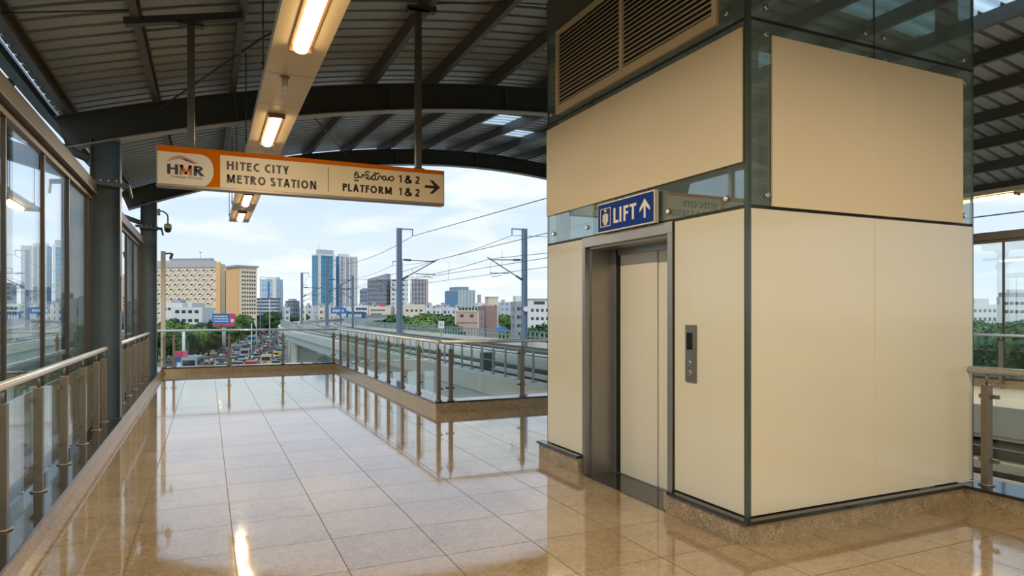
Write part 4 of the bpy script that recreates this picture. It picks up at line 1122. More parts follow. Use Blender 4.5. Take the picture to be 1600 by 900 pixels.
# bands in the photograph's frame: (px range, py range)
bands = [((262, 310), (574, 590)), ((310, 366), (566, 590)), ((366, 440), (566, 590)), ((345, 440), (548, 566)), ((380, 455), (533, 548)), ((405, 455), (522, 533))]
fixed = [('van', 'red', 394, 584, 'red van at the back of the traffic jam just beyond the far railing', 'van'), ('van', 'cream', 417, 572, 'cream van in the traffic jam left of the viaduct pier', 'van'),
         ('auto', 'yellow', 432, 561, 'yellow topped auto rickshaw in the traffic beside the viaduct', 'auto rickshaw'), ('car', 'white', 346, 571, 'white car near the left kerb of the road under the billboard', 'car'),
         ('van', 'silver', 384, 560, 'silver van in the middle of the traffic jam', 'van'), ('car', 'white', 371, 585, 'white car at the near end of the traffic jam, left of the red van', 'car'),
         ('bus', 'bluebus', 395, 538, 'pale blue bus far up the crowded road', 'bus'), ('car', 'white', 441, 541, 'white car high up the road next to the viaduct edge', 'car'), ('bus', 'silver', 303, 583, 'silver bus at the left roadside in front of the trees', 'bus'), ('auto', 'yellow', 322, 578, 'yellow auto rickshaw by the trees at the left roadside', 'auto rickshaw')]
for k, c, px, py, lb, cat in fixed:
    x, y = gpt(px, py); g = (2.6, 10.5) if k == 'bus' else (2.3, 6.0); taken.append((x, y, g)); vehicle(k, c, x, y, heading(x, y), lb, cat, None)
ncar = 0
for (a, b), (c, d) in bands:
    for _ in range(13):
        s_ = spot(a, b, c, d, (2.4, 6.0))
        if not s_: continue
        col_ = R.choice(['white', 'white', 'silver', 'black', 'grey', 'red'])
        vehicle('car', col_, *s_, heading(*s_), 'small %s car packed in the traffic jam on the road below' % col_, 'car', '%s cars in the traffic jam' % col_); ncar += 1
for (a, b), (c, d) in bands:
    for _ in range(16):
        s_ = spot(a, b, c, d, (1.1, 2.4))
        if not s_: continue
        col_ = R.choice(['white', 'red', 'bluebus', 'cream', 'grey'])
        nm = 'light blue' if col_ == 'bluebus' else col_
        vehicle('scooter', col_, *s_, heading(*s_), 'person in a %s shirt riding a scooter in the traffic jam' % nm, 'scooter rider', 'scooter riders in %s shirts' % nm)

# billboards, street poles -------------------------------------------------
def billboard(px0, px1, py0, py1, d, mats, label, post=True, strips=5):
    a, b = at(px0, py1, d), at(px1, py1, d); z1_, z0 = zat(py0, d), zat(py1, d)
    root = thing('billboard', ((a.x + b.x) / 2, (a.y + b.y) / 2, GZ), label, 'billboard')
    D = (b - a); D.z = 0; L = D.length; D.normalize(); Nn = Vector((D.y, -D.x, 0))
    if Nn.dot(Vector((a.x, a.y, 0))) > 0: Nn = -Nn
    def P(u, v, t): return a + D * u + Nn * t + Vector((0, 0, v - a.z))
    m_ = MB(); m_.prism([(0, z0), (L, z0), (L, z1_), (0, z1_)], lambda u, v, t: P(u, v, t), -.3, 0); m_.build('board', mats[0], root)
    H_ = z1_ - z0
    k = MB()
    if len(mats) > 1:
        m2 = MB(); m2.prism([(L * .78, z0), (L, z0), (L, z1_), (L * .78, z1_)], lambda u, v, t: P(u, v, t), 0, .03); m2.prism([(0, z0), (L, z0), (L, z0 + H_ * .2), (0, z0 + H_ * .2)], lambda u, v, t: P(u, v, t), 0, .04); m2.build('side_panel', mats[1], root)
        rr = random.Random(3)
        for r_ in range(3):
            u = L * .06
            while u < L * .7:
                w_ = L * rr.uniform(.03, .1); k.prism([(u, z0 + H_ * (.32 + .2 * r_)), (u + w_, z0 + H_ * (.32 + .2 * r_)), (u + w_, z0 + H_ * (.42 + .2 * r_)), (u, z0 + H_ * (.42 + .2 * r_))], lambda u_, v, t: P(u_, v, t), 0, .04); u += w_ + L * .025
        k.prism([(L * .82, z0 + H_ * .3), (L * .96, z0 + H_ * .3), (L * .96, z0 + H_ * .55), (L * .82, z0 + H_ * .55)], lambda u_, v, t: P(u_, v, t), .03, .05)
    else:
        for i in range(7):
            u = L * (.12 + i * .105); k.prism([(u, z0 + H_ * .3), (u + L * .07, z0 + H_ * .3), (u + L * .07, z0 + H_ * .7), (u, z0 + H_ * .7)], lambda u_, v, t: P(u_, v, t), 0, .04)
    k.build('lettering', M['bwhite'], root)
    if post:
        c = a + D * (L * .45) - Nn * .8; MB().tube([(c.x, c.y, GZ), (c.x, c.y, z0 + .4)], .45, 12).build('post', M['bgrey'], root)
billboard(332, 367, 490, 509, 165, [M['boardblue'], M['boardred']], 'blue and pink advertising billboard on a post among the trees')
billboard(541, 570, 487, 500, 130, [M['boarddark']], 'teal billboard with white letters beyond the viaduct wall')
billboard(517, 541, 481, 490, 190, [M['boardblue']], 'pale blue hoarding beyond the corner of the far railing')
def pole(px, pyt, d, r, label, arm=0, m='mast', cat='street lamp', name='street_lamp'):
    p = at(px, 500, d); zt = zat(pyt, d)
    root = thing(name, (p.x, p.y, GZ), label, cat)
    MB().tube([(p.x, p.y, GZ), (p.x, p.y, zt)], [r, r * .7], 8).build('pole', M[m], root)
    if arm:
        MB().tube([(p.x, p.y, zt), (p.x + arm * .6, p.y, zt + .25), (p.x + arm, p.y, zt + .2)], r * .5, 6).build('arm', M[m], root)
        MB().bar((p.x + arm, p.y, zt + .2), (p.x + arm * 1.35, p.y, zt + .15), .3, .14).build('lamp_head', M['bgrey'], root)
pole(407, 434, 190, .16, 'tall thin street pole beside the peach tower block', .9)
pole(421.5, 484, 150, .14, 'pale street lamp among trees left of the viaduct edge', .8, 'bgrey')
pole(287, 518, 120, .35, 'thick pale post standing in the trees at the left roadside', 0, 'bwhite', 'post', 'roadside_post')
pole(393, 505, 150, .14, 'short pale post at the tree edge right of the billboard', 0, 'bwhite', 'post', 'roadside_post')
pole(401, 506, 155, .12, 'second short pale post at the tree edge near the road', 0, 'bgrey', 'post', 'roadside_post')
pole(441.5, 452, 150, .13, 'thin pole rising right behind the pale blue glass block', .0, 'mast', 'pole', 'thin_pole')
kp = at(283, 560, 112)
root = thing('roadside_kiosk', (kp.x, kp.y, GZ), 'small blue and pink roadside kiosk at the foot of the thick pale post', 'kiosk')
MB().box(kp.x - .9, kp.x + .9, kp.y - .6, kp.y + .6, GZ, GZ + 3.0).build('body', M['boardblue'], root); MB().box(kp.x - 1.0, kp.x + 1.0, kp.y - .7, kp.y + .7, GZ + 3.0, GZ + 4.0).build('sign_panel', M['boardred'], root)
MB().box(kp.x - .6, kp.x + .6, kp.y - .64, kp.y - .6, GZ + 1.0, GZ + 2.2).build('poster', M['bwhite'], root)

# ------------------------------------------------------------------ buildings
def plan(pxl, pxc, pxr, d, dl=None, turn=.0):
    """rectangle in plan: near corner on ray pxc at depth d, faces running to rays pxl and pxr"""
    Cn = at(pxc, HOR, d); Cn.z = 0
    r = Vector((C_, -S_, 0)); fw = Vector((S_, C_, 0))
    if pxc - pxl >= pxr - pxc:
        a = turn or .12; dirL = (-r * math.cos(a) + fw * math.sin(a)); dirR = (r * math.sin(a) + fw * math.cos(a))
    else:
        a = turn or .12; dirR = (r * math.cos(a) + fw * math.sin(a)); dirL = (-r * math.sin(a) + fw * math.cos(a))
    def hit(dr, px):
        q = ray(px, HOR); # Cn + s*dr = t*q
        den = dr.x * q.y - dr.y * q.x
        return (Cn.y * q.x - Cn.x * q.y) / den
    sL = hit(dirL, pxl) if abs(pxl - pxc) > .5 else 12; sR = hit(dirR, pxr) if abs(pxr - pxc) > .5 else 12
    if sL < 0 or sL > 90: sL = 25
    if sR < 0 or sR > 90: sR = 25
    return Cn, dirL, dirR, sL, sR
FOOT = []
class Bld:
    def __init__(s, label, pxl, pxc, pxr, pyt, d, turn=.0, cat='building', name='building', group=None, zb=GZ, maxside=99):
        s.C, s.dl, s.dr, s.sl, s.sr = plan(pxl, pxc, pxr, d, turn=turn); s.sl = min(s.sl, maxside); s.sr = min(s.sr, maxside); s.zt = zat(pyt, d); s.d = d
        s.zb = zb
        s.root = thing(name, (s.C.x, s.C.y, zb), label, cat, group)
        q = s.C + s.dl * s.sl * .5 + s.dr * s.sr * .5; FOOT.append((q.x, q.y, .5 * math.hypot(s.sl, s.sr)))
    def P(s, side, u, z, out=0):
        if side == 'L': v = s.C + s.dl * u - s.dr * out
        else: v = s.C + s.dr * u - s.dl * out
        return Vector((v.x, v.y, z))
    def body(s, mat, name='walls', z0=None, z1_=None, ul=(0, 1), grow=0.0, roofmat=None):
        z0 = s.zb if z0 is None else z0; z1_ = s.zt if z1_ is None else z1_
        a = s.C - s.dl * grow - s.dr * grow; L = s.sl + 2 * grow; W = s.sr + 2 * grow
        c = [a, a + s.dr * W, a + s.dr * W + s.dl * L, a + s.dl * L]
        m_ = MB(); lens = [W, L, W, L]; u = 0
        for i in range(4):
            p, q = c[i], c[(i + 1) % 4]; Ln = lens[i]
            m_.face([(p.x, p.y, z0), (q.x, q.y, z0), (q.x, q.y, z1_), (p.x, p.y, z1_)], 0, uv=[(u, 0), (u + Ln, 0), (u + Ln, z1_ - z0), (u, z1_ - z0)]); u += Ln if i != 3 else 0
        m_.face([(p.x, p.y, z1_) for p in c], 1, uv=[(.01, .01)] * 4); m_.face([(p.x, p.y, z0) for p in c[::-1]], 1, uv=[(.01, .01)] * 4)
        # left wall measured from the near corner as well
        return m_.build(name, [mat, roofmat or M['bgrey']], s.root)
    def slab(s, side, u0, u1, z0, z1_, t, mat, name, t0=0.0):
        m_ = MB(); v = [s.P(side, u0, z0, t0), s.P(side, u1, z0, t0), s.P(side, u1, z1_, t0), s.P(side, u0, z1_, t0), s.P(side, u0, z0, t), s.P(side, u1, z0, t), s.P(side, u1, z1_, t), s.P(side, u0, z1_, t)]
        m_._add(v, [(0, 1, 2, 3), (7, 6, 5, 4), (0, 4, 5, 1), (1, 5, 6, 2), (2, 6, 7, 3), (3, 7, 4, 0)])
        return m_.build(name, mat, s.root)
    def roofbox(s, l0, l1, r0, r1, h, mat, name, z=None):
        z = s.zt if z is None else z; m_ = MB()
        c = [s.C + s.dl * a * s.sl + s.dr * b * s.sr for a, b in ((l0, r0), (l0, r1), (l1, r1), (l1, r0))]
        m_.prism([(p.x, p.y) for p in c], lambda u, v, t: (u, v, t), z, z + h); return m_.build(name, mat, s.root)
    def windows(s, side, nu, zs, w, h, mat=None, u_a=.08, u_b=.92, name='window', sill=True):
        Ln = s.sl if side == 'L' else s.sr
        for z in zs:
            for i in range(nu):
                u = Ln * (u_a + (u_b - u_a) * (i + .5) / nu)
                s.slab(side, u - w / 2, u + w / 2, z, z + h, .06, mat or M['bwin'], name, -.05)
                
# A: patterned block with lattice
A = Bld('big peach block with a wavy lattice facade behind the trees on the left', 236, 345, 352, 412, 300, turn=.10)
A.body(M['bpeach'])
Ln = A.sl
A.slab('L', 0, 2.1, A.zb, A.zt + .8, .5, M['borange'], 'corner_fin')
A.slab('L', 2.1, Ln, A.zt - 1.6, A.zt + 1.4, .5, facade('frieze', '#b9b4b4', '#74788c', 1.1, 1.4, .2, .8, .2, .85), 'frieze')
A.roofbox(.15, .75, .2, .8, 2.6, M['bgrey'], 'roof_house'); 
pA = A.P('L', Ln * .36, A.zt + 2.4, -4); m_ = MB().tube([pA, pA + Vector((0, 0, 3.6))], .12, 6); m_.bar(pA + Vector((-.5, 0, 3.0)), pA + Vector((.5, 0, 3.0)), .15, .4); m_.build('antenna', M['bgrey'], A.root)
rows = 11; cols = 8; cw = (Ln - 2.1) / cols; rh = 2.15
z0_ = A.zt - 2.4
for r_ in range(rows):
    for c_ in range(cols):
        u = 2.1 + (c_ + .5 + (.5 if r_ % 2 else 0)) * cw; z = z0_ - r_ * rh
        if u + cw * .4 > Ln: continue
        m_ = MB(); hw = cw * .38
        arc = [(-hw, -1.1), (-hw * .62, -.55), (-hw * .2, -.25), (hw * .2, -.25), (hw * .62, -.55), (hw, -1.1), (hw * .66, -1.12), (0, -.74), (-hw * .66, -1.12)]
        m_.prism(arc, lambda a_, b_, t: A.P('L', u + a_, z + b_, t), .02, .12); m_.build('window', M['bwin'], A.root)
lat = MB()
for k in range(-6, cols + 7):
    for sg in (-1, 1):
        for r_ in range(rows):
            u0 = 2.1 + (k + (.5 if r_ % 2 else 0)) * cw; u1 = u0 + sg * cw * .5; za = z0_ + .3 - r_ * rh; zb_ = za - rh
            if min(u0, u1) < 2.0 or max(u0, u1) > Ln: continue
            lat.bar(A.P('L', u0, za, .2), A.P('L', u1, zb_, .2), .4, .3, up=-A.dr)
lat.build('lattice', M['lattice'], A.root)
# B
Bb = Bld('peach tower block with small square windows right of the lattice block', 353, 371, 401, 417, 285, turn=.80)
Bb.body(M['borange'])
Bb.slab('R', Bb.sr * .1, Bb.sr, Bb.zb, Bb.zt, .15, M['bpeach'], 'window_wall', 0)
for r_ in range(11):
    for i in range(6):
        u = Bb.sr * (.2 + .76 * (i + .5) / 6); z = Bb.zt - 2.6 - r_ * 1.75
        Bb.slab('R', u - .32, u + .32, z, z + .85, .2, M['bwin'], 'window', .05)
Bb.body(M['bgrey'], 'roof_slab', Bb.zt, Bb.zt + .8, grow=.7)
B2 = Bld('narrow slate link block between the lattice block and the peach tower', 344, 354, 362, 422, 312, turn=.3); B2.body(facade('link', '#4e5560', '#5d6672', 3, 1.8, .1, .9, .3, .9))
# C group
C1 = Bld('pale blue glass office block left of the thin poles', 408, 432, 442, 436, 450, turn=.2); C1.body(facade('blueoffice', '#c6d0d8', '#8fa9bf', 2.0, 3.0, .12, .95, .1, .9)); C1.slab('L', .0, 2.5, C1.zb, C1.zt, .3, M['bwhite'], 'white_fin'); C1.slab('L', C1.sl * .45, C1.sl * .55, C1.zb, C1.zt - 2, .35, M['boardblue'], 'blue_strip'); C1.roofbox(.1, .8, .2, .8, 1.5, M['bwhite'], 'roof_house')
C2 = Bld('low dark office block with long window bands below the pale blue office', 399, 433, 438, 467, 425, turn=.12); C2.body(facade('bands', '#b9bec6', '#3d4550', 40, 2.2, .0, .98, .35, .9)); C2.slab('L', C2.sl * .32, C2.sl * .36, C2.zb, C2.zt, .3, M['bwhite'], 'white_fin'); C2.body(M['bdark'], 'roof_slab', C2.zt, C2.zt + .5, grow=.4)
C3 = Bld('small dark office block between the thin poles', 446, 458, 468, 470, 400, turn=.3); C3.body(facade('darkoffice', '#7c8894', '#4d5a68', 2.2, 2.6, .1, .9, .2, .85)); C3.roofbox(.2, .8, .2, .8, 1.2, M['bgrey'], 'roof_house')
# D
Dd = Bld('tall blue glass tower with a white edge and roof crown', 487.5, 497.5, 523, 399, 500, turn=.75)
Dd.body(facade('bluetower', '#5f96b0', '#2f7798', 3.2, 3.3, .06, .96, .2, .94, var=.3)); Dd.slab('R', -.2, 2.0, Dd.zb, Dd.zt, .4, M['bwhite'], 'white_edge'); Dd.slab('R', Dd.sr - 1.6, Dd.sr, Dd.zb, Dd.zt, .4, M['bwhite'], 'white_edge')
Dd.body(M['bwhite'], 'crown', Dd.zt, Dd.zt + 1.2, grow=.2); Dd.roofbox(.05, .6, .1, .95, 3.4, facade('crownwall', '#b8c2cc', '#6d7d92', 1.6, 1.2, .3, .9, .2, .8), 'roof_house', Dd.zt + 1.2)
q = Dd.P('R', Dd.sr * .2, Dd.zt + 4, -5); MB().tube([q, q + Vector((0, 0, 5.5))], .14, 6).build('antenna', M['bgrey'], Dd.root)
E_ = Bld('tall grey residential tower with vertical window bays beside the blue tower', 525, 530, 558.5, 400, 520, turn=.65)
E_.body(facade('greytower', '#c9c6c2', '#7f8795', 3.4, 3.0, .32, .92, .18, .9)); E_.slab('L', 0, E_.sl, E_.zb, E_.zt, .3, facade('bluestrip', '#4d7fa3', '#2f5f85', 3, 3, .1, .9, .2, .9), 'glass_side')
for u in (0, .3, .52, .78): E_.slab('R', E_.sr * u, E_.sr * u + 1.1, E_.zb, E_.zt, .4, M['bwhite'], 'white_fin')
E_.slab('R', E_.sr * .38, E_.sr * .66, E_.zb, E_.zt - 1.5, .35, facade('baywin', '#9aa1ab', '#5f6a7c', 2.2, 3.0, .2, .9, .2, .85), 'window_bay'); E_.roofbox(.1, .9, .05, .55, 1.8, M['bwhite'], 'roof_house')
F_ = Bld('low blue grey office block right of the grey tower', 559.5, 562, 574, 452, 450, turn=.15); F_.body(facade('bluegrey', '#8e9aa6', '#55687a', 2.4, 2.8, .12, .92, .2, .88)); F_.roofbox(.1, .8, .3, .9, 1, M['bgrey'], 'roof_house')
G_ = Bld('dark grey glass block with a sloping roof edge left of the mast', 574, 604, 611, 436, 420, turn=.25); G_.body(facade('greyglass', '#8a8f96', '#5c6671', 1.8, 2.8, .1, .94, .25, .92))
cG = [G_.C, G_.C + G_.dl * G_.sl]; m_ = MB(); m_._add([G_.P('L', 0, G_.zt), G_.P('L', G_.sl, G_.zt), G_.P('L', 0, G_.zt + 3.5), G_.P('L', 0, G_.zt, -6), G_.P('L', G_.sl, G_.zt, -6), G_.P('L', 0, G_.zt + 3.5, -6)], [(0, 1, 2), (3, 5, 4), (0, 2, 5, 3), (1, 4, 5, 2), (0, 3, 4, 1)]); m_.build('sloped_roof', M['bgrey'], G_.root)
H_ = Bld('white residential slab with dark balcony rows behind the mast', 606, 610, 637, 437, 405, turn=.15); H_.body(facade('balcony', '#d3d3d1', '#5a6068', 3.0, 2.9, .3, .85, .15, .55)); H_.slab('R', H_.sr * .6, H_.sr * .68, H_.zb, H_.zt + 1, .3, M['bwhite'], 'white_fin'); H_.roofbox(.1, .8, .5, .9, 1.4, M['bwhite'], 'roof_house')
I_ = Bld('grey residential block with vertical window strips right of the mast', 637, 641, 669, 436, 415, turn=.15); I_.body(facade('strips', '#aaa3a4', '#586271', 2.1, 2.9, .28, .9, .1, .93)); I_.slab('R', I_.sr * .86, I_.sr, I_.zb, I_.zt, .2, M['pink'], 'side_strip'); I_.slab('R', 0, I_.sr * .1, I_.zb, I_.zt, .4, M['bwhite'], 'white_fin')
J_ = Bld('blue and white office tower pair beyond the green trees', 695.5, 716, 742.5, 453, 480, turn=.5); J_.body(facade('bluewhite', '#c0c4c4', '#8d9aa5', 2.6, 30, .45, .95, .0, 1.0)); J_.slab('L', 0, J_.sl, J_.zb, J_.zt - .5, .3, facade('bluehalf', '#6f93b3', '#45698c', 3.0, 3.0, .1, .9, .2, .9), 'glass_side'); J_.roofbox(.1, .8, .1, .7, 2.4, facade('roofbits', '#8a95a3', '#4a5568', 1.6, 1.2, .2, .8, .2, .9), 'roof_house')
# near pink house
K_ = Bld('pink low house with small dark windows beyond the far viaduct fence', 711, 748, 756, 485, 125, turn=.12); K_.body(M['pink'], roofmat=M['bcream'])
K_.windows('L', 2, [K_.zt - 1.25], .62, .5); K_.slab('L', -.1, K_.sl + .1, K_.zt - .25, K_.zt, .12, M['bcream'], 'cornice'); K_.slab('L', K_.sl - .25, K_.sl, K_.zb, K_.zt, .12, M['bcream'], 'pilaster'); K_.slab('L', 0, .2, K_.zb, K_.zt, .12, M['bcream'], 'pilaster'); K_.slab('L', 0, K_.sl, K_.zt - 2.35, K_.zt - 2.2, .1, M['mauve'], 'string_course')
K_.windows('R', 1, [K_.zt - 1.8, K_.zt - 3.2], .4, .8)
for i in range(6): q = K_.P('L', K_.sl * (.12 + .14 * i), K_.zt, -.5); MB().lathe([(.18, 0), (.28, .3), (.2, .55), (.05, .65)], q, 8).build('roof_pot_plant', M['leafd'], K_.root)
K2 = Bld('taller mauve house standing behind the pink house', 747, 760, 777, 478, 133, turn=.3); K2.body(M['mauve'], roofmat=M['bgrey']); K2.windows('L', 1, [K2.zt - 2.2, K2.zt - 4.2], .5, .6); K2.roofbox(.2, .8, .2, .8, .3, M['pink'], 'roof_edge')
K3 = Bld('cream stair tower house behind the mauve house', 758, 763, 778.5, 464.5, 190, turn=.2); K3.body(M['bcream']); K3.body(M['bwhite'], 'roof_slab', K3.zt, K3.zt + .25, grow=.2); K3.windows('R', 2, [K3.zt - 3], .7, .8)
K4 = Bld('white house with roof tanks left of the cream stair tower', 743, 747, 766, 473, 210, turn=.15); K4.body(M['bwhite']); K4.roofbox(.2, .7, .1, .3, 2.6, M['bgrey'], 'roof_tank'); K4.windows('R', 3, [K4.zt - 2.2], .8, .8)
L1 = Bld('white apartment house with small dark windows right of the right mast', 821, 825, 862, 467.5, 160, turn=.12); L1.body(M['bwhite']); L1.windows('R', 4, [L1.zt - 3.0 - 2.0 * k for k in range(4)], .62, .7); L1.slab('R', L1.sr * .25, L1.sr * .7, L1.zt - 1.2, L1.zt - .5, .1, M['bwin'], 'terrace_opening'); L1.body(M['bwhite'], 'roof_slab', L1.zt, L1.zt + .25, grow=.3)
L2 = Bld('pale grey apartment house left of the right mast', 798, 806, 824, 471, 165, turn=.3); L2.body(M['bgrey']); L2.windows('R', 3, [L2.zt - 2.2 - 2.1 * k for k in range(4)], .6, .8); L2.windows('L', 1, [L2.zt - 2.2 - 2.1 * k for k in range(4)], .6, .8); L2.roofbox(.2, .8, .1, .6, 1.4, M['bwhite'], 'roof_house')
L3 = Bld('distant grey slab block left of the pale apartments', 779, 781, 798, 472, 320, turn=.1); L3.body(facade('distslab', '#b5bac0', '#7b8793', 2.2, 2.6, .3, .8, .3, .8)); L3.roofbox(.3, .7, .2, .5, 1.2, M['bgrey'], 'roof_house')
N1 = Bld('long cream market hall with dark lettering strips left of the mast', 571, 576, 611, 479, 240, turn=.12); N1.body(M['bcream']); 
for zz_, n_ in ((N1.zt - 1.6, 12), (N1.zt - 3.0, 9)):
    m_ = MB()
    for i in range(n_):
        v = [N1.P('R', N1.sr * (.1 + i * .055), zz_, .05), N1.P('R', N1.sr * (.1 + i * .055) + N1.sr * .04, zz_, .05), N1.P('R', N1.sr * (.1 + i * .055) + N1.sr * .04, zz_ + .6, .05), N1.P('R', N1.sr * (.1 + i * .055), zz_ + .6, .05)]
        m_._add(v + [p + Vector((0, .05, 0)) for p in v], [(0, 1, 2, 3), (7, 6, 5, 4), (0, 4, 5, 1), (1, 5, 6, 2), (2, 6, 7, 3), (3, 7, 4, 0)])
    m_.build('lettering', M['bdark'], N1.root)
N1.roofbox(.2, .5, .45, .6, 1.4, M['boardred'], 'roof_sign')
N2 = Bld('cream low hall right of the left mast', 622, 630, 664, 475.5, 230, turn=.2); N2.body(M['bcream']); N2.windows('R', 4, [N2.zt - 2.5], .8, .7); N2.roofbox(.2, .6, .2, .4, .8, M['bwhite'], 'roof_house')
N3 = Bld('white house with black round windows left of the market hall', 551, 554, 575, 477, 250, turn=.12); N3.body(M['bwhite']); N3.windows('R', 4, [N3.zt - 1.8, N3.zt - 3.6], .9, .9); N3.roofbox(.2, .8, .2, .5, .8, M['bgrey'], 'roof_house')
tp_ = at(783, 514, 118); tr = thing('blue_tarpaulin', (tp_.x, tp_.y, GZ), 'small bright blue tarpaulin roof beyond the far viaduct fence', 'tarpaulin')
m_ = MB(); m_.prism([(-.9, -.5), (.9, -.5), (.6, .25), (0, .45), (-.7, .2)], lambda u, v, t: (tp_.x + u, tp_.y + t, tp_.z + v), -.8, .8); m_.build('sheet', M['tarp'], tr); MB().box(tp_.x - .05, tp_.x + .05, tp_.y - .05, tp_.y + .05, GZ, tp_.z - .4).build('pole', M['bgrey'], tr)
W1 = Bld('white three storey house in front of the lattice block, by the trees', 260, 268, 316, 480, 180, turn=.2, maxside=14); W1.body(M['bwhite']); W1.windows('L', 1, [W1.zt - 2.4, W1.zt - 4.4], .9, .9); W1.windows('R', 4, [W1.zt - 1.6, W1.zt - 4.0], 1.0, .8); W1.roofbox(.1, .5, .05, .3, 1.2, M['bwhite'], 'roof_house')
W2 = Bld('low white roof building behind the left trees under the lattice block', 246, 250, 300, 473, 215, turn=.1, maxside=12); W2.body(M['bwhite']); W2.windows('R', 6, [W2.zt - 2.4], .9, .8); W2.roofbox(.1, .5, .3, .6, 1.0, M['bgrey'], 'roof_house')

# scattered low city
def lowrise(px, pyt, d, w, label, group, m='bwhite', tint=0):
    q = at(px, HOR, d); turn = R.choice([.15, .3, .5])
    for _ in range(12):
        rad = (w * .8) * d / FPX * .85 + 2
        if all(math.hypot(q.x - a, q.y - b_) > rad + r_ for a, b_, r_ in FOOT): break
        d += 14; q = at(px, HOR, d)
    else: return None
    b = Bld(label, px - w * .3, px - w * .1, px + w * .5, pyt, d, turn=turn, group=group, maxside=max(5, w * .75 * d / FPX))
    b.body(facade('lowrise_%d' % (tint % 5), ['#dadad6', '#cfd2d4', '#d9cfbd', '#c3c7cb', '#e1ded6'][tint % 5], ['#4d5661', '#59636d', '#5b5a57', '#46505a', '#626c75'][tint % 5], 2.6, 3.0, .3, .72, .3, .72) if tint not in LOW else LOW[tint])
    b.roofbox(R.uniform(.1, .3), R.uniform(.5, .8), .2, .6, R.uniform(.8, 1.8), M['bgrey'], 'roof_house')
    return b
LOW = {}
for t in range(5):
    LOW[t] = facade('lowrise_%d' % t, ['#dadad6', '#cfd2d4', '#d9cfbd', '#c3c7cb', '#e1ded6'][t], ['#4d5661', '#59636d', '#5b5a57', '#46505a', '#626c75'][t], 2.6, 3.0, .3, .72, .3, .72)
lw = 'small white low rise house in the distant city right of the towers'
for px in range(474, 856, 9):
    for rr in range(2):
        d = R.uniform(280, 420) if rr else R.uniform(420, 560)
        lowrise(px + R.uniform(-4, 4), R.uniform(476, 483), d, R.uniform(12, 22), lw, 'distant low houses beyond the viaduct', tint=R.randrange(5))
for px, pyt, d, w, lb in ((446, 479, 330, 14, 'little white house above the end of the viaduct, left of the mast'), (470, 481, 290, 16, 'white rounded house left of the blue tower foot'), (500, 478, 350, 24, 'grey house at the foot of the blue tower')):
    lowrise(px, pyt, d, w, lb, None, tint=R.randrange(5))
lg = 'white city house seen through the left glazed wall'
for px, pyt, d, w in ((8, 452, 95, 60), (48, 470, 80, 70), (92, 466, 90, 55), (128, 462, 110, 50), (20, 500, 60, 60), (70, 505, 62, 55), (110, 500, 75, 45), (150, 470, 120, 40), (-40, 455, 100, 60), (205, 475, 160, 34), (230, 478, 180, 26), (180, 470, 140, 34), (-90, 460, 90, 70)):
    lowrise(px, pyt, d, w, lg, 'white houses beyond the left glazing', tint=R.randrange(5))
RB = Bld('white block with dark window rows seen above the trees right of the lift', 1557, 1562, 1640, 464, 190, turn=.1); RB.body(M['bwhite']); RB.windows('R', 8, [RB.zt - 2.2, RB.zt - 4.6], 1.2, .8); RB.roofbox(.1, .6, .1, .35, 1.2, M['bgrey'], 'roof_house')
RB2 = Bld('white terraced house seen above the trees just right of the lift edge', 1500, 1508, 1562, 476, 175, turn=.2); RB2.body(M['bwhite']); RB2.windows('R', 6, [RB2.zt - 2.0, RB2.zt - 4.2], .8, .8); RB2.roofbox(.1, .7, .3, .7, 1.6, M['bwhite'], 'roof_house')
RB3 = Bld('far white house right of the lift, behind the white blocks', 1560, 1570, 1650, 457, 260, turn=.2); RB3.body(M['bgrey']); RB3.roofbox(.1, .6, .1, .4, 1.2, M['bwhite'], 'roof_house')

for k_, (px, pyt, d, w) in enumerate(((1300, 472, 210, 70), (1360, 466, 240, 80), (1420, 474, 200, 70), (1470, 468, 250, 60), (1240, 470, 230, 70), (1680, 465, 200, 90), (1760, 470, 190, 90))):
    lowrise(px, pyt, d, w, 'white house across the tracks hidden behind the lift', 'white houses hidden behind the lift', tint=k_ % 5)
# ------------------------------------------------------------------ trees
def tree_mesh(seed, leafm, h=9.0, r=4.0, n=1500, q=.42):
    rr = random.Random(seed); lobes = []
    for k in range(9):
        a = rr.uniform(0, 2 * PI); e = rr.uniform(0, .62) * r
        lobes.append((Vector((e * math.cos(a), e * math.sin(a), h * rr.uniform(.34, .80))), r * rr.uniform(.36, .56)))
    lobes.append((Vector((0, 0, h * .60)), r * .68)); lobes.append((Vector((0, 0, h * .36)), r * .6))
    m_ = MB()
    for c, R_ in lobes:
        m_.lathe([(R_ * .75 * math.sin(t), -R_ * .62 * math.cos(t)) for t in (.25, .8, 1.4, 2.0, 2.6, 2.95)], c, 9)
    for k in range(n):
        c, R_ = rr.choice(lobes)
        v = Vector((rr.gauss(0, 1), rr.gauss(0, 1), rr.gauss(0, 1) * .9 + .25)).normalized()
        p = c + Vector((v.x, v.y, v.z * .82)) * R_ * rr.uniform(.75, 1.06)
        t1 = Vector((rr.gauss(0, 1), rr.gauss(0, 1), rr.gauss(0, 1))); t1 = (t1 + v * -.5 * t1.dot(v)).normalized(); t2 = t1.cross(v).normalized()
        s_ = q * rr.uniform(.6, 1.3)
        m_.face([p - t1 * s_, p - t2 * s_ * .6, p + t1 * s_, p + t2 * s_ * .6])
    tr_ = MB(); tr_.tube([(0, 0, 0), (.05, .03, h * .3), (-.05, .1, h * .55)], [.3, .22, .12], 8)
    for k in range(3):
        a = k * 2.1 + seed; tr_.tube([(0, .05, h * .35), (math.cos(a) * r * .35, math.sin(a) * r * .35, h * .58)], [.13, .06], 6)
    return m_, tr_
TREES = []
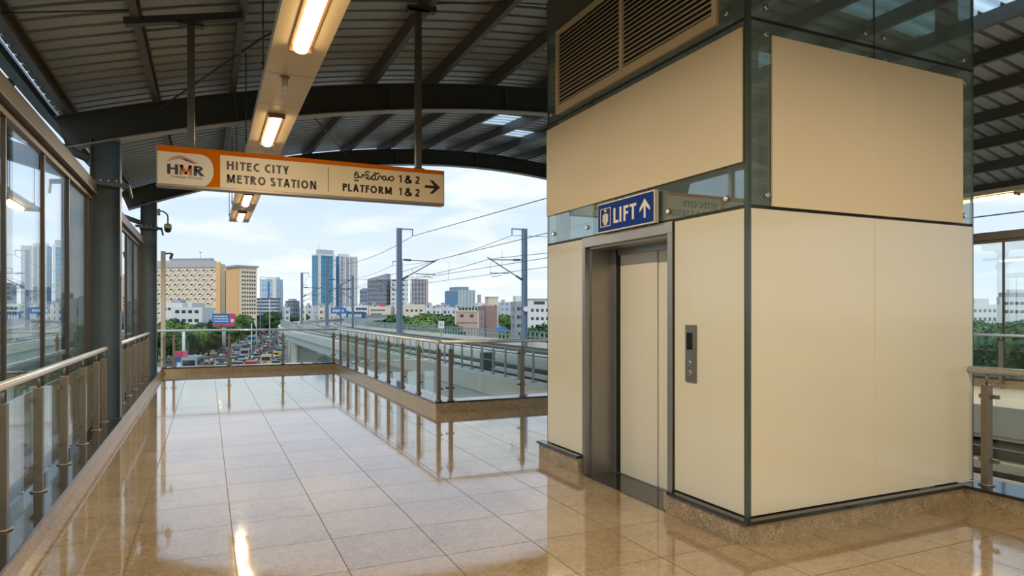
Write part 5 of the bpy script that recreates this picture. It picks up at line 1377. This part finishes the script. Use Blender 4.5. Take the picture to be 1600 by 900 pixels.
def make_tree(seed, lm, **kw):
    a, b = tree_mesh(seed, lm, **kw); root = empty('tree', (0, 0, 0)); a.build('crown', M[lm], root, normals=False); b.build('trunk', M['bark'], root); return root
TP = [make_tree(1, 'leaf'), make_tree(2, 'leafd'), make_tree(3, 'leafl', r=4.4), make_tree(4, 'leafd', r=4.8, h=10)]
used_t = set()
def tree(kind, px, pyt, d, label, group, hbase=9.0):
    p = at(px, HOR, d); zt = zat(pyt, d); sc = max(.45, (zt - GZ) / ((10.0 if kind == 3 else 9.0) * .98))
    loc = (p.x, p.y, GZ - .05); rz = R.uniform(0, 6.28); s3 = (sc * R.uniform(.9, 1.1), sc * R.uniform(.9, 1.1), sc)
    if kind not in used_t:
        o = TP[kind]; used_t.add(kind); o.location = loc; o.rotation_euler = (0, 0, rz); o.scale = s3
    else: o = copy_tree(TP[kind], loc, rz=rz, scale=s3)
    tag(o, label, 'tree', group); return o
G1 = ('dense green tree in the mass of trees left of the crowded road', 'trees left of the crowded road')
for px, pyt, d, k in ((258, 500, 148, 2), (276, 503, 150, 2), (296, 505, 152, 2), (316, 508, 158, 0), (262, 490, 175, 1), (287, 497, 156, 1), (310, 496, 158, 1), (330, 492, 190, 1), (352, 491, 236, 1), (368, 490, 240, 0), (386, 488, 270, 0), (402, 487, 300, 1), (418, 486, 345, 3), (432, 485, 390, 3), (446, 484, 450, 3), (462, 484, 460, 3), (338, 503, 178, 0), (354, 506, 195, 0), (372, 501, 225, 0), (388, 499, 260, 1), (403, 498, 295, 0), (416, 497, 335, 1), (326, 512, 162, 1), (308, 515, 152, 1), (290, 516, 146, 3), (272, 517, 143, 3), (256, 516, 140, 3), (342, 513, 178, 1), (360, 511, 202, 3), (376, 508, 235, 3), (245, 505, 142, 0), (428, 493, 385, 0), (440, 492, 430, 1), (394, 505, 275, 1), (408, 489, 338, 1), (424, 490, 342, 0), (440, 488, 340, 3), (456, 490, 345, 1), (470, 488, 350, 0), (432, 498, 334, 0), (416, 500, 333, 1), (450, 499, 335, 1), (464, 500, 336, 0), (300, 520, 148, 1), (280, 521, 142, 0), (318, 519, 156, 3)):
    tree(k, px, pyt, d, *G1)
G2 = ('dense green tree in the grove behind the far viaduct fence', 'trees behind the far viaduct fence')
for px, pyt, d, k in ((612, 488, 150, 1), (628, 486, 155, 0), (645, 488, 140, 0), (662, 486, 150, 0), (676, 484, 165, 0), (690, 482, 175, 1), (704, 483, 170, 1), (650, 497, 120, 2), (668, 498, 118, 2), (634, 497, 122, 0), (700, 496, 120, 1), (686, 492, 140, 1), (600, 494, 140, 1), (618, 500, 118, 2), (712, 490, 150, 0), (790, 486, 220, 1), (783, 488, 210, 0), (848, 498, 118, 1), (856, 492, 112, 1), (838, 506, 125, 0), (862, 500, 105, 3), (806, 490, 230, 1)):
    tree(k, px, pyt, d, *G2)
G3 = ('dense green tree seen through the glazing right of the lift', 'trees beyond the opposite walkway')
for px, pyt, d, k in ((1520, 497, 125, 0), (1536, 499, 118, 2), (1552, 500, 120, 0), (1568, 496, 88, 1), (1586, 492, 84, 0), (1602, 493, 86, 0), (1525, 507, 95, 2), (1545, 508, 92, 0), (1570, 505, 98, 2), (1592, 504, 95, 0), (1612, 505, 90, 3), (1532, 490, 110, 1), (1600, 488, 115, 1), (1640, 495, 80, 1), (1505, 500, 80, 1)):
    tree(k, px, pyt, d, *G3)
for px, pyt, d, k in ((1240, 496, 120, 1), (1275, 498, 112, 0), (1310, 497, 118, 3), (1345, 499, 110, 0), (1380, 496, 122, 1), (1415, 498, 114, 2), (1450, 497, 118, 0), (1482, 499, 110, 1), (1680, 496, 100, 1), (1720, 497, 104, 0), (1765, 496, 98, 3)):
    tree(k, px, pyt, d, 'dense green tree across the tracks hidden behind the lift', 'trees hidden behind the lift')
G4 = ('green street tree beside the white houses beyond the left glazing', 'street trees beyond the left glazing')
for px, pyt, d, k in ((14, 520, 55, 0), (60, 540, 50, 1), (100, 532, 58, 0), (130, 518, 70, 1), (150, 500, 90, 0), (85, 520, 72, 3), (210, 500, 120, 0), (225, 503, 125, 1), (196, 503, 115, 2), (-20, 520, 60, 1)):
    tree(k, px, pyt, d, *G4)

# ================================================================== CAMERA, LIGHT, WORLD
cam = bpy.data.cameras.new('camera'); co = bpy.data.objects.new('camera', cam); COL.objects.link(co); scn.camera = co
co.location = (0, 0, EYE); co.rotation_euler = (PI / 2, 0, -TH)
cam.sensor_width = 36; cam.lens = FPX / 1600 * 36; cam.shift_y = (HOR - 450) / 1600; cam.clip_end = 3000; cam.clip_start = .05

sun = bpy.data.lights.new('sun', 'SUN'); so = bpy.data.objects.new('sun', sun); COL.objects.link(so)
sun.energy = 1.3; sun.angle = math.radians(12); sun.color = (1, .95, .86)
so.rotation_euler = Vector((-.35, -.62, .70)).to_track_quat('Z', 'Y').to_euler()

w = bpy.data.worlds.new('sky'); scn.world = w; w.use_nodes = True; t = w.node_tree; t.nodes.clear(); k = NT(t)
out = k.n('ShaderNodeOutputWorld'); bg = k.n('ShaderNodeBackground'); tc = k.n('ShaderNodeTexCoord')
sp = k.n('ShaderNodeSeparateXYZ'); k.l(tc.outputs['Generated'], sp.inputs[0])
rp = k.n('ShaderNodeValToRGB'); cr = rp.color_ramp
cr.elements[0].position = 0.0; cr.elements[0].color = (.30, .30, .28, 1)
cr.elements[1].position = 1.0; cr.elements[1].color = (.26, .44, .68, 1)
for p_, c_ in ((.493, (.42, .43, .42, 1)), (.5, (.80, .84, .87, 1)), (.53, (.68, .78, .87, 1)), (.60, (.53, .68, .87, 1)), (.75, (.38, .58, .82, 1))):
    e = cr.elements.new(p_); e.color = c_
k.l(k.math('MULTIPLY_ADD', sp.outputs[2], .5, .5), rp.inputs[0])
# clouds projected on a layer
zc = k.math('MAXIMUM', sp.outputs[2], .03)
dv = k.math('ADD', zc, .12)
cb = k.n('ShaderNodeCombineXYZ'); k.l(k.math('DIVIDE', sp.outputs[0], dv), cb.inputs[0]); k.l(k.math('DIVIDE', sp.outputs[1], dv), cb.inputs[1])
nz = k.n('ShaderNodeTexNoise', i_Scale=1.1, i_Detail=8.0, i_Roughness=.55, i_Distortion=.4); k.l(cb.outputs[0], nz.inputs['Vector'])
cr2 = k.n('ShaderNodeValToRGB'); cr2.color_ramp.elements[0].position = .47; cr2.color_ramp.elements[1].position = .64
k.l(nz.outputs['Fac'], cr2.inputs[0])
up = k.math('GREATER_THAN', sp.outputs[2], 0.0)
cf = k.math('MULTIPLY', k.math('MULTIPLY', cr2.outputs[0], .75), up)
k.l(k.mix(cf, rp.outputs[0], (.90, .92, .94, 1)), bg.inputs[0]); bg.inputs[1].default_value = 1.0
k.l(bg.outputs[0], out.inputs[0])

scn.view_settings.view_transform = 'Standard'; scn.view_settings.look = 'None'
scn.view_settings.exposure = 0.28; scn.view_settings.gamma = 1.0; scn.view_settings.use_curve_mapping = False
cy = scn.cycles
cy.use_denoising = True; cy.max_bounces = 10; cy.diffuse_bounces = 4; cy.glossy_bounces = 6; cy.transparent_max_bounces = 32; cy.transmission_bounces = 8
cy.sample_clamp_indirect = 8.0; cy.caustics_reflective = False; cy.caustics_refractive = False
